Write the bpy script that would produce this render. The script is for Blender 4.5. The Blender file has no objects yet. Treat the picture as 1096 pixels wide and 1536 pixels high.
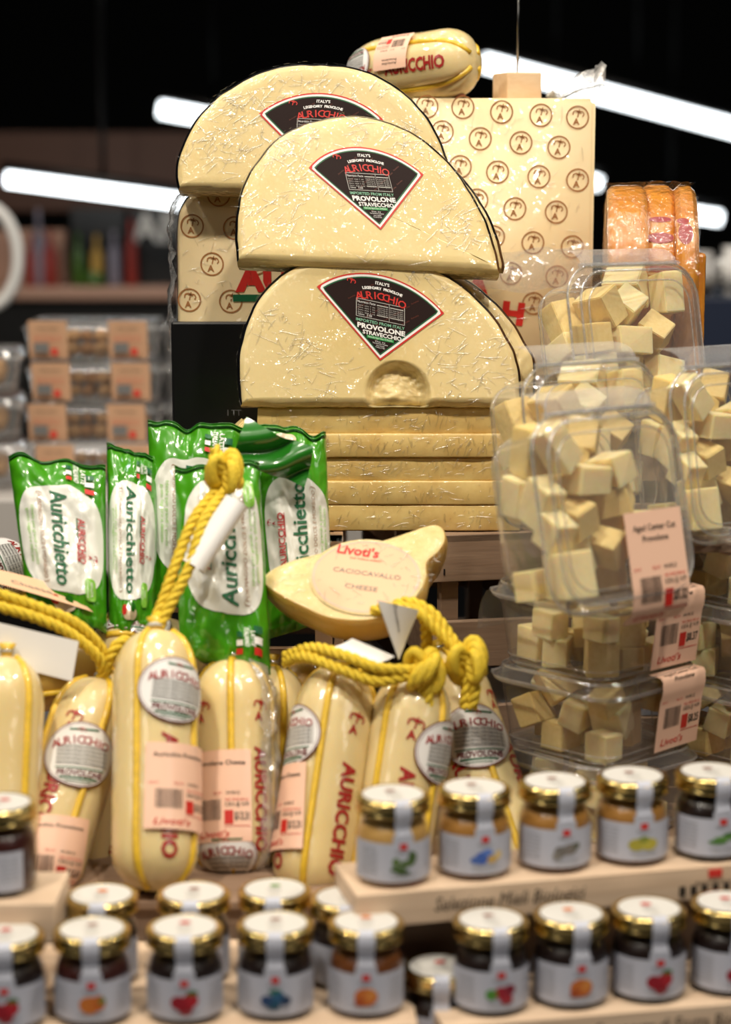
import bpy, bmesh, math, random, json
from math import sin, cos, pi, radians, sqrt
from mathutils import Vector, Matrix, Quaternion, noise
random.seed(7)
SC = bpy.context.scene
COL = SC.collection
# ------------------------------------------------------------------ camera
FP = 3000.0                      # focal length in pixels of the 1096x1536 frame
PITCH = radians(9.3)
CZ = 1.43
CAM = Vector((0, 0, CZ))
FW = Vector((0, cos(PITCH), -sin(PITCH)))
UP = Vector((0, sin(PITCH), cos(PITCH)))
RT = Vector((1, 0, 0))
def ray(px, py):
    return FW + RT * ((px - 548) / FP) + UP * ((768 - py) / FP)
def P(px, py, Y):
    d = ray(px, py)
    return CAM + d * (Y / d.y)
def slope(py):
    d = ray(548, py)
    return d.z / d.y
def XatY(px, py, Y):
    return P(px, py, Y).x
class Plane:
    """a plane in the room; q(px,py) gives the point of it seen at that place"""
    def __init__(s, p, n):
        s.p = p; s.n = n.normalized()
    def q(s, px, py, off=0.0):
        d = ray(px, py)
        t = (s.p - CAM).dot(s.n) / d.dot(s.n)
        return CAM + d * t + s.n * off
cam = bpy.data.cameras.new('camera'); cam_o = bpy.data.objects.new('camera', cam); COL.objects.link(cam_o)
cam_o.location = CAM
cam_o.rotation_euler = (radians(90) - PITCH, 0, 0)
cam.sensor_fit = 'AUTO'; cam.sensor_width = 36; cam.lens = FP / 1536 * 36
cam.clip_start = 0.05; cam.clip_end = 60
cam.dof.use_dof = True; cam.dof.focus_distance = 1.63; cam.dof.aperture_fstop = 3.9
SC.camera = cam_o

# ------------------------------------------------------------------ materials
def lin(h):
    h = h.lstrip('#'); r = []
    for i in (0, 2, 4):
        c = int(h[i:i+2], 16) / 255
        r.append(c / 12.92 if c <= .04045 else ((c + .055) / 1.055) ** 2.4)
    return (*r, 1)
class NT:
    def __init__(s, name):
        s.m = bpy.data.materials.new(name); s.m.use_nodes = True
        s.t = s.m.node_tree; s.t.nodes.clear()
        s.out = s.n('ShaderNodeOutputMaterial')
    def n(s, typ, **kw):
        x = s.t.nodes.new(typ)
        for k, v in kw.items():
            if k in x.inputs.keys() if hasattr(x.inputs, 'keys') else False: x.inputs[k].default_value = v
            else: setattr(x, k, v)
        return x
    def l(s, a, b): s.t.links.new(a, b)
    def coord(s, scale=(1, 1, 1), rot=(0, 0, 0)):
        tc = s.n('ShaderNodeTexCoord'); mp = s.n('ShaderNodeMapping')
        mp.inputs['Scale'].default_value = scale; mp.inputs['Rotation'].default_value = rot
        s.l(tc.outputs['Object'], mp.inputs['Vector']); return mp.outputs['Vector']
    def noise(s, vec, scale, detail=3, rough=.5, typ=None, dist=0):
        x = s.n('ShaderNodeTexNoise')
        if typ: x.noise_type = typ
        x.inputs['Scale'].default_value = scale; x.inputs['Detail'].default_value = detail
        x.inputs['Roughness'].default_value = rough; x.inputs['Distortion'].default_value = dist
        s.l(vec, x.inputs['Vector']); return x.outputs['Fac'] if 'Fac' in x.outputs else x.outputs[0]
    def ramp(s, fac, stops):
        x = s.n('ShaderNodeValToRGB'); e = x.color_ramp.elements
        while len(e) < len(stops): e.new(.5)
        for el, (p, c) in zip(e, stops): el.position = p; el.color = c if len(c) == 4 else (*c, 1)
        s.l(fac, x.inputs['Fac']); return x.outputs['Color']
    def bump(s, h, strength, dist=.001, normal=None):
        x = s.n('ShaderNodeBump'); x.inputs['Strength'].default_value = strength; x.inputs['Distance'].default_value = dist
        s.l(h, x.inputs['Height'])
        if normal is not None: s.l(normal, x.inputs['Normal'])
        return x.outputs['Normal']
    def math(s, op, a, b=None):
        x = s.n('ShaderNodeMath'); x.operation = op
        for i, v in enumerate((a, b)):
            if v is None: continue
            if isinstance(v, (int, float)): x.inputs[i].default_value = v
            else: s.l(v, x.inputs[i])
        return x.outputs[0]
def pr(nt, color, rough=.5, metal=0, coat=0, coatr=.05, spec=.5, sss=0, sssr=(1, .6, .3), ssss=.008):
    b = nt.n('ShaderNodeBsdfPrincipled')
    if isinstance(color, str): b.inputs['Base Color'].default_value = lin(color)
    elif isinstance(color, tuple): b.inputs['Base Color'].default_value = color
    else: nt.l(color, b.inputs['Base Color'])
    b.inputs['Roughness'].default_value = rough; b.inputs['Metallic'].default_value = metal
    b.inputs['Coat Weight'].default_value = coat; b.inputs['Coat Roughness'].default_value = coatr
    b.inputs['Specular IOR Level'].default_value = spec
    if sss:
        b.inputs['Subsurface Weight'].default_value = sss; b.inputs['Subsurface Radius'].default_value = sssr
        b.inputs['Subsurface Scale'].default_value = ssss
    nt.l(b.outputs[0], nt.out.inputs[0]); return b
def simple(name, color, rough=.5, metal=0, coat=0, coatr=.05, bump=0, bscale=200, spec=.5, var=0, vscale=20):
    nt = NT(name); v = nt.coord()
    col = color
    if var:
        c = lin(color); k = 1 - var
        col = nt.ramp(nt.noise(v, vscale, 4), [(.3, (c[0]*k, c[1]*k, c[2]*k, 1)), (.7, c)])
    b = pr(nt, col, rough, metal, coat, coatr, spec)
    if bump: nt.l(nt.bump(nt.noise(v, bscale, 3), bump), b.inputs['Normal'])
    return nt.m
def film_normals(nt, b, strength=.8, scale=26, rot=(0, .5, 0), aniso=(1, 1, .18), fine=.25):
    """cling film pulled over the surface: stretched wrinkles carried by the coat only"""
    hs = None
    for k, (an, ro, sc, wd) in enumerate(((aniso, rot, 3.2, .05), ((1, 1, .16), (0, -.8, .3), 4.3, .05), ((1, 1, .14), (0, 1.3, .1), 3.6, .04), ((1, 1, .2), (0, -1.25, .2), 5.2, .05))):
        v = nt.coord(an, ro); r = nt.noise(v, sc * scale, 1, .4, dist=.3)
        mask = nt.ramp(nt.noise(nt.coord((1, 1, 1), (.3 * k, k, 0)), 24 + 7 * k, 3), [(.47, (0, 0, 0, 1)), (.62, (1, 1, 1, 1))])
        t = nt.math('MULTIPLY', r, mask); hs = t if hs is None else nt.math('ADD', hs, t)
    h = nt.math('ADD', nt.math('MULTIPLY', hs, .5), nt.math('MULTIPLY', nt.noise(nt.coord(), scale * .8, 3), fine))
    nrm = nt.bump(h, min(1, strength), .006 * max(1, strength))
    nt.l(nrm, b.inputs['Coat Normal']); return nrm
def cheese(name, c1, c2, film=1.0, sss=.25, rough=.45, scale=26, vs=9, fs=.8, aniso=(1, 1, .18), rot=(0, .5, 0), speck=True):
    nt = NT(name); v = nt.coord()
    n1 = nt.noise(v, vs, 5, .6)
    col = nt.ramp(n1, [(.25, lin(c2)), (.7, lin(c1))])
    if speck:
        vo = nt.n('ShaderNodeTexVoronoi'); vo.inputs['Scale'].default_value = 42
        nt.l(v, vo.inputs['Vector'])
        dot = nt.ramp(vo.outputs['Distance'], [(.018, (1, 1, 1, 1)), (.03, (0, 0, 0, 1))])
        gate = nt.ramp(nt.noise(v, 33, 1), [(.52, (0, 0, 0, 1)), (.56, (1, 1, 1, 1))])
        f = nt.math('MULTIPLY', dot, gate)
        mx = nt.n('ShaderNodeMix'); mx.data_type = 'RGBA'
        nt.l(f, mx.inputs[0]); nt.l(col, mx.inputs[6]); mx.inputs[7].default_value = lin('#7d5a24'); col = mx.outputs[2]
    b = pr(nt, col, rough, 0, film, .07, .4, sss)
    nt.l(nt.bump(nt.noise(v, 120, 4), .12), b.inputs['Normal'])
    if film: film_normals(nt, b, fs, scale, rot, aniso)
    return nt.m
def plastic(name, haze=.05, rough=.04, bump=.3, bscale=40, tint=(1, 1, 1, 1), refl=1.0, floor=.03):
    nt = NT(name)
    tr = nt.n('ShaderNodeBsdfTransparent'); tr.inputs[0].default_value = tint
    gl = nt.n('ShaderNodeBsdfGlossy'); gl.inputs['Roughness'].default_value = rough
    df = nt.n('ShaderNodeBsdfDiffuse'); df.inputs[0].default_value = (.9, .9, .9, 1)
    nrm = nt.bump(nt.noise(nt.coord(), bscale, 3, .5, dist=.5), bump, .002)
    nt.l(nrm, gl.inputs['Normal'])
    lw = nt.n('ShaderNodeLayerWeight'); lw.inputs['Blend'].default_value = .5; nt.l(nrm, lw.inputs['Normal'])
    f = nt.math('ADD', nt.math('MULTIPLY', nt.math('POWER', lw.outputs['Facing'], 4.0), refl * .8), floor + .02)
    m1 = nt.n('ShaderNodeMixShader'); m1.inputs[0].default_value = haze
    nt.l(tr.outputs[0], m1.inputs[1]); nt.l(df.outputs[0], m1.inputs[2])
    m2 = nt.n('ShaderNodeMixShader'); nt.l(nt.math('MINIMUM', f, 1), m2.inputs[0])
    nt.l(m1.outputs[0], m2.inputs[1]); nt.l(gl.outputs[0], m2.inputs[2]); nt.l(m2.outputs[0], nt.out.inputs[0])
    return nt.m
def glow(name, color, s):
    nt = NT(name); e = nt.n('ShaderNodeEmission'); e.inputs[0].default_value = lin(color); e.inputs[1].default_value = s
    nt.l(e.outputs[0], nt.out.inputs[0]); return nt.m
def wood(name, c1, c2, rot=(0, 0, 0), sc=(2, 30, 30), rough=.6):
    nt = NT(name); v = nt.coord(sc, rot)
    col = nt.ramp(nt.noise(v, 3, 6, .6, dist=.6), [(.3, lin(c1)), (.7, lin(c2))])
    b = pr(nt, col, rough); nt.l(nt.bump(nt.noise(v, 8, 4), .25), b.inputs['Normal']); return nt.m

M = {}
M['cut'] = cheese('cut cheese under film', '#e4d09c', '#d9c082', sss=.12, fs=1.0)
M['cut2'] = cheese('deep cut cheese', '#c9a24a', '#b98f38', sss=.1, film=.6)
M['slab'] = cheese('slab cheese', '#e6cb86', '#cda861', sss=.1, vs=38, scale=34, aniso=(1, 1, .5))
M['rind'] = simple('black waxed rind', '#0d0d10', .3, coat=1, coatr=.08, bump=.9, bscale=160)
M['cube'] = cheese('cube cheese', '#f5e4b2', '#edd9a0', film=0, sss=.7, rough=.5, speck=False)
M['cube_b'] = cheese('cube cheese warm', '#ead292', '#dfc27a', film=0, sss=.3, rough=.5, speck=False)
M['orange'] = cheese('orange rind cheese', '#dd9630', '#c67a24', vs=60, sss=.15, scale=60, aniso=(1, 1, 1), fs=1.2)
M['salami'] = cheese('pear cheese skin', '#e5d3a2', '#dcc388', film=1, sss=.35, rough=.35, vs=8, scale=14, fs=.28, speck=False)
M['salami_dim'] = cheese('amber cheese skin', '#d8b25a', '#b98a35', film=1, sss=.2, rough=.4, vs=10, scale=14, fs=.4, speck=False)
M['cacio'] = cheese('aged cheese face', '#e6d196', '#d6bb7a', film=1, sss=.2, vs=60, scale=60, fs=1.2, aniso=(1, 1, 1), speck=False)
M['cacio_b'] = cheese('smooth cheese body', '#dcb667', '#cc9f4c', film=.6, sss=.3, vs=6, speck=False, fs=.2)
M['cord'] = simple('yellow cord', '#efc534', .45, coat=.6, coatr=.1, bump=.5, bscale=700, var=.2, vscale=200)
M['rope'] = simple('yellow rope', '#f0cf35', .65, bump=1.0, bscale=900, var=.25, vscale=250)
M['red'] = simple('red ink', '#a81c1c', .5, coat=.5, var=.2, vscale=150)
M['redb'] = simple('bright red ink', '#c8281f', .5)
M['brown'] = simple('brown ink', '#a06a38', .6)
M['bag_brown'] = simple('brown pouch ink', '#8a5a30', .5)
M['green'] = simple('deep green ink', '#15603a', .45, coat=.6)
M['lgreen'] = simple('light green ink', '#7dbb3c', .45, coat=.6)
M['white'] = simple('white paper', '#e9e8e6', .6)
M['black'] = simple('black ink', '#141414', .5)
M['grey'] = simple('grey ink', '#6d6d6d', .5)
M['lgrey'] = simple('pale grey ink', '#b9b7b2', .5)
M['dark_label'] = simple('dark brown label', '#1d0a07', .6, spec=.2, coat=.15, coatr=.06, bump=.1, bscale=60)
M['peach'] = simple('peach price label', '#f2c7ad', .5, coat=.35, coatr=.2)
M['peach2'] = simple('pale peach label', '#e6bd98', .35, coat=1, coatr=.1, bump=.3, bscale=40)
M['tan_label'] = simple('tan price label', '#d2a785', .55)
M['clear'] = plastic('clear tub plastic', haze=.06, floor=.035, bump=.5, bscale=38)
M['clear_rim'] = plastic('moulded clear rim', haze=.14, floor=.22, bump=.6, bscale=60, rough=.08)
M['clear_hinge'] = plastic('ribbed clear plastic', haze=.16, floor=.1, rough=.2, bump=1, bscale=900)
M['film'] = plastic('crumpled film', haze=.16, floor=.18, rough=.1, bump=1, bscale=120)
M['crease'] = plastic('film crease', haze=.0, floor=.12, rough=.22, bump=.3, bscale=400, refl=.1)
M['film_dense'] = plastic('bunched film', haze=.34, floor=.22, rough=.12, bump=1, bscale=200)
M['film_thin'] = plastic('thin clear film', haze=.0, floor=.05, rough=.1, bump=1, bscale=160)
M['glass'] = plastic('jar glass', haze=.0, floor=.02, rough=.02, bump=.05)
M['gold'] = simple('gold lid metal', '#d9bf7a', .22, 1)
M['sticker'] = simple('white lid sticker', '#c9c7c2', .6)
M['jlabel'] = simple('grey white jar label', '#b9bdcc', .6)
M['bag_green'] = simple('green pouch film', '#3f8f12', .28, coat=1, coatr=.07, bump=.5, bscale=28)
M['bag_dark'] = simple('dark green pouch film', '#1f6a18', .28, coat=1, coatr=.07, bump=.5, bscale=28)
M['bag_white'] = simple('white pouch print', '#dfe0d8', .3, coat=1, coatr=.07, bump=.6, bscale=34)
M['bag_beige'] = simple('beige pouch print', '#d8c3a8', .3, coat=1, coatr=.07, bump=.4, bscale=34)
M['steel'] = simple('thin steel', '#9a9a98', .25, 1)
M['wire_w'] = simple('clip metal', '#c9c9c9', .2, 1)
M['wood_light'] = wood('light beech', '#d9b48c', '#e8cdaa')
M['wood_tray'] = wood('tray beech', '#cdb093', '#dcc4aa')
M['wood_crate'] = wood('crate pine', '#93745a', '#ad8d6c', sc=(3, 20, 40))
M['wood_crate2'] = wood('grey brown crate pine', '#866c58', '#9c826c', sc=(3, 20, 40))
M['wrap'] = cheese('printed film over block', '#ecd9b0', '#e4cc9c', film=.9, sss=.15, vs=5, scale=9, fs=.45, speck=False)
M['blackbox'] = simple('black sleeve', '#0b0b0d', .35, coat=.5, coatr=.15)

# ------------------------------------------------------------------ mesh builder
_T = {}
def glyphs(s, maxlen=0.0, shear=0.0, bold=0.0):
    key = (s, maxlen, shear, bold)
    if key in _T: return _T[key]
    c = bpy.data.curves.new('t', 'FONT'); c.body = s; c.align_x = 'CENTER'; c.align_y = 'CENTER'
    c.size = 1; c.shear = shear; c.offset = bold; c.resolution_u = 2; c.fill_mode = 'FRONT' if False else 'BOTH'
    o = bpy.data.objects.new('t', c)
    me = bpy.data.meshes.new_from_object(o)
    bm = bmesh.new(); bm.from_mesh(me)
    bmesh.ops.remove_doubles(bm, verts=bm.verts, dist=1e-4)
    bmesh.ops.triangulate(bm, faces=bm.faces)
    if maxlen:
        for _ in range(5):
            es = [e for e in bm.edges if e.calc_length() > maxlen]
            if not es: break
            bmesh.ops.subdivide_edges(bm, edges=es, cuts=1)
            bmesh.ops.triangulate(bm, faces=bm.faces)
    bm.verts.ensure_lookup_table()
    V = [(v.co.x, v.co.y) for v in bm.verts]; F = [[v.index for v in f.verts] for f in bm.faces]
    bm.free(); bpy.data.objects.remove(o); bpy.data.curves.remove(c); bpy.data.meshes.remove(me)
    if V:
        xs = [v[0] for v in V]; ys = [v[1] for v in V]
        cx = (min(xs) + max(xs)) / 2; cy = (min(ys) + max(ys)) / 2
        V = [(x - cx, y - cy) for x, y in V]
        w = max(xs) - min(xs); h = max(ys) - min(ys)
    else: w = h = 1
    _T[key] = (V, F, w, h); return _T[key]
class MB:
    def __init__(s): s.V = []; s.F = []; s.I = []; s.S = []; s.m = []
    def mi(s, mat):
        if mat not in s.m: s.m.append(mat)
        return s.m.index(mat)
    def add(s, V, F, mat, smooth=True):
        b = len(s.V); s.V += [tuple(v) for v in V]; k = s.mi(mat)
        for f in F: s.F.append([i + b for i in f]); s.I.append(k); s.S.append(smooth)
    def grid(s, fn, us, vs, mat, cu=False, cv=False, smooth=True):
        nu, nv = len(us), len(vs)
        V = [fn(u, v) for u in us for v in vs]; F = []
        for i in range(nu if cu else nu - 1):
            for j in range(nv if cv else nv - 1):
                a = i * nv + j; b = ((i + 1) % nu) * nv + j; c = ((i + 1) % nu) * nv + (j + 1) % nv; d = i * nv + (j + 1) % nv
                F.append([a, b, c, d])
        s.add(V, F, mat, smooth)
    def bm(s, b, mat, mtx=None, smooth=False):
        b.verts.ensure_lookup_table(); b.verts.index_update()
        s.add([(mtx @ v.co if mtx else v.co) for v in b.verts], [[v.index for v in f.verts] for f in b.faces], mat, smooth); b.free()
    def box(s, size, mat, mtx=None, bevel=0.0, seg=2, loc=(0, 0, 0)):
        b = bmesh.new(); bmesh.ops.create_cube(b, size=1)
        for v in b.verts: v.co = Vector((v.co.x * size[0] + loc[0], v.co.y * size[1] + loc[1], v.co.z * size[2] + loc[2]))
        if bevel: bmesh.ops.bevel(b, geom=b.edges, offset=bevel, segments=seg, affect='EDGES', profile=.5)
        s.bm(b, mat, mtx, smooth=False)
    def tube(s, pts, r, mat, n=8, closed=False, caps=True):
        pts = [Vector(p) for p in pts]; N = len(pts); R = r if isinstance(r, (list, tuple)) else [r] * N
        t0 = (pts[1] - pts[0]).normalized(); a = Vector((0, 0, 1)) if abs(t0.z) < .9 else Vector((1, 0, 0))
        nn = (a - t0 * a.dot(t0)).normalized(); V = []
        for i, p in enumerate(pts):
            if closed: t = pts[(i + 1) % N] - pts[i - 1]
            else: t = pts[min(i + 1, N - 1)] - pts[max(i - 1, 0)]
            t = t.normalized() if t.length > 1e-9 else t0
            nn = (nn - t * nn.dot(t)); nn = nn.normalized() if nn.length > 1e-9 else a; bb = t.cross(nn)
            V += [p + (nn * cos(2 * pi * k / n) + bb * sin(2 * pi * k / n)) * R[i] for k in range(n)]
        F = []
        for i in range(N if closed else N - 1):
            for k in range(n):
                a_ = i * n + k; b_ = i * n + (k + 1) % n; c_ = ((i + 1) % N) * n + (k + 1) % n; d_ = ((i + 1) % N) * n + k
                F.append([a_, b_, c_, d_])
        if caps and not closed: F += [list(range(n))[::-1], [(N - 1) * n + k for k in range(n)]]
        s.add(V, F, mat, True)
    def lathe(s, prof, mat, n=40, mtx=None, smooth=True, caps=True):
        V = []; F = []
        for r, z in prof:
            for k in range(n):
                p = Vector((r * cos(2 * pi * k / n), r * sin(2 * pi * k / n), z)); V.append(mtx @ p if mtx else p)
        for i in range(len(prof) - 1):
            for k in range(n): F.append([i * n + k, i * n + (k + 1) % n, (i + 1) * n + (k + 1) % n, (i + 1) * n + k])
        if caps: F += [list(range(n))[::-1], [(len(prof) - 1) * n + k for k in range(n)]]
        s.add(V, F, mat, smooth)
    def patch(s, fn, x0, x1, y0, y1, mat, n=None, off=0.0, step=.004):
        nx = n or max(1, math.ceil(abs(x1 - x0) / step)); ny = n or max(1, math.ceil(abs(y1 - y0) / step))
        s.grid(lambda u, v: fn(u, v, off), [x0 + (x1 - x0) * i / nx for i in range(nx + 1)], [y0 + (y1 - y0) * i / ny for i in range(ny + 1)], mat)
    def oval(s, fn, cx, cy, a, b, mat, off=0.0, n=36, rings=8, inner=0.0, p=2.0, rot=0.0):
        V = []; F = []; cr, sr = cos(rot), sin(rot)
        def pt(k, q):
            t = 2 * pi * k / n; c, d = cos(t), sin(t)
            x = math.copysign(abs(c) ** (2 / p), c) * a * q; y = math.copysign(abs(d) ** (2 / p), d) * b * q
            return fn(cx + x * cr - y * sr, cy + x * sr + y * cr, off)
        qs = [inner + (1 - inner) * i / rings for i in range(rings + 1)]
        if inner == 0:
            V.append(fn(cx, cy, off)); qs = qs[1:]
        b0 = len(V)
        for q in qs: V += [pt(k, q) for k in range(n)]
        if inner == 0:
            for k in range(n): F.append([0, b0 + k, b0 + (k + 1) % n])
        for i in range(len(qs) - 1):
            for k in range(n): F.append([b0 + i * n + k, b0 + (i + 1) * n + k, b0 + (i + 1) * n + (k + 1) % n, b0 + i * n + (k + 1) % n])
        s.add(V, F, mat)
    def text(s, str_, h, mat, fn, cx=0, cy=0, off=0.0, rot=0.0, maxlen=0, width=None, shear=0, bold=0.0, sx=1.0):
        """h = cap height; width (optional) stretches the line to that length"""
        V, F, w, hh = glyphs(str_, maxlen / h * .7 if maxlen else 0, shear, bold)
        k = h / .70; kx = (width / w) if width else k * sx
        cr, sr = cos(rot), sin(rot); out = []
        for x, y in V:
            X = x * kx; Y = y * k
            out.append(fn(cx + X * cr - Y * sr, cy + X * sr + Y * cr, off))
        s.add(out, F, mat, True)
    def build(s, name, parent=None, mesh_only=False):
        me = bpy.data.meshes.new(name); me.from_pydata(s.V, [], s.F)
        for m in s.m: me.materials.append(M[m] if isinstance(m, str) else m)
        me.polygons.foreach_set('material_index', s.I); me.polygons.foreach_set('use_smooth', s.S); me.update()
        if mesh_only: return me
        return link(name, me, parent)
def link(name, me, parent=None, mtx=None):
    o = bpy.data.objects.new(name, me); COL.objects.link(o)
    if parent: o.parent = parent
    if mtx is not None: o.matrix_basis = mtx
    return o
def tag(o, label=None, cat=None, group=None, kind=None):
    if label: o['label'] = label
    if cat: o['category'] = cat
    if group: o['group'] = group
    if kind: o['kind'] = kind
    return o
def empty(name, loc=(0, 0, 0)):
    """an Empty at the thing's base: children are built in world coordinates and kept there"""
    o = bpy.data.objects.new(name, None); COL.objects.link(o); o.location = loc; o.empty_display_size = .01; return o
def adopt(root, *obs):
    """parent pieces built in world space without moving them"""
    inv = Matrix.Translation(root.location).inverted()
    for o in obs:
        o.parent = root; o.matrix_parent_inverse = inv
def flat(o, x, y):
    """mapping on a local plane: o origin, x and y axis vectors"""
    n = x.cross(y).normalized()
    return lambda u, v, off=0.0: o + x * u + y * v + n * off
def smoothline(pts, k=6, closed=False):
    out = []; n = len(pts)
    for i in range(n if closed else n - 1):
        g = lambda j: Vector(pts[j % n]) if closed else Vector(pts[max(0, min(n - 1, j))])
        p0, p1, p2, p3 = g(i - 1), g(i), g(i + 1), g(i + 2)
        for q in range(k):
            t = q / k
            out.append(.5 * ((2 * p1) + (-p0 + p2) * t + (2 * p0 - 5 * p1 + 4 * p2 - p3) * t * t + (-p0 + 3 * p1 - 3 * p2 + p3) * t ** 3))
    if not closed: out.append(Vector(pts[-1]))
    return out
def emblem(mb, fn, cx, cy, r, mat, off, rot=0.0):
    """ring with a letter A under a crossed, curled stroke"""
    cr, sr = cos(rot), sin(rot)
    f = lambda x, y, o=0.0: fn(cx + x * cr - y * sr, cy + x * sr + y * cr, o)
    mb.oval(f, 0, 0, r, r, mat, off, n=36, rings=1, inner=.88)
    crown(mb, f, r * .95, mat, off)
def crown(mb, f, r, mat, off, a=True):
    if a: mb.text('A', r * .55, mat, f, -r * .12, -r * .38, off, bold=.03, maxlen=.006)
    def stroke(pts, w):
        pts = smoothline([Vector((x * r, y * r, 0)) for x, y in pts], 4); V = []; F = []
        for i, p in enumerate(pts):
            t = pts[min(i + 1, len(pts) - 1)] - pts[max(i - 1, 0)]; nn = Vector((-t.y, t.x, 0)).normalized() * w * r
            V += [f(p.x + nn.x, p.y + nn.y, off), f(p.x - nn.x, p.y - nn.y, off)]
        for i in range(len(pts) - 1): F.append([2 * i, 2 * i + 1, 2 * i + 3, 2 * i + 2])
        mb.add(V, F, mat)
    stroke([(0, 0), (.08, .35), (.16, .72)], .05)
    stroke([(-.12, .5), (.12, .46), (.34, .36)], .04)
    stroke([(-.42, .22), (-.38, .5), (-.12, .6), (.1, .52)], .05)
    stroke([(.1, .52), (.42, .5), (.58, .26), (.46, .06)], .05)

def creases(name, fn, us, n, seed, lmin=.004, lmax=.026, wid=.0007, dirs=None, off=.0003):
    """raised creases of cling film: thin half round ridges lying on fn(u, v)"""
    rs = random.Random(seed); m = MB(); c = 0
    while c < n:
        p = us(rs)
        if p is None: continue
        x, y = p; a = rs.choice(dirs) + rs.gauss(0, .22) if dirs else rs.uniform(0, pi)
        L = rs.uniform(lmin, lmax) * rs.uniform(.3, 1); k = rs.uniform(-.25, .25); K = 6; V = []; w = wid * rs.uniform(.5, 1.5)
        for i in range(K + 1):
            t = i / K - .5; aa = a + k * t; X = x + cos(aa) * L * t; Y = y + sin(aa) * L * t; ww = w * (1 - (2 * t) ** 4) + 1e-5
            nx, ny = -sin(aa) * ww, cos(aa) * ww
            V += [fn(X + nx, Y + ny, off * .3), fn(X + nx * .6, Y + ny * .6, off + ww * .22), fn(X, Y, off + ww * .34), fn(X - nx * .6, Y - ny * .6, off + ww * .22), fn(X - nx, Y - ny, off * .3)]
        F = [[i * 5 + j, i * 5 + j + 1, i * 5 + j + 6, i * 5 + j + 5] for i in range(K) for j in range(4)]
        m.add(V, F, 'crease'); c += 1
    return tag(m.build(name), 'clear cling film drawn into fine creases')
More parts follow.
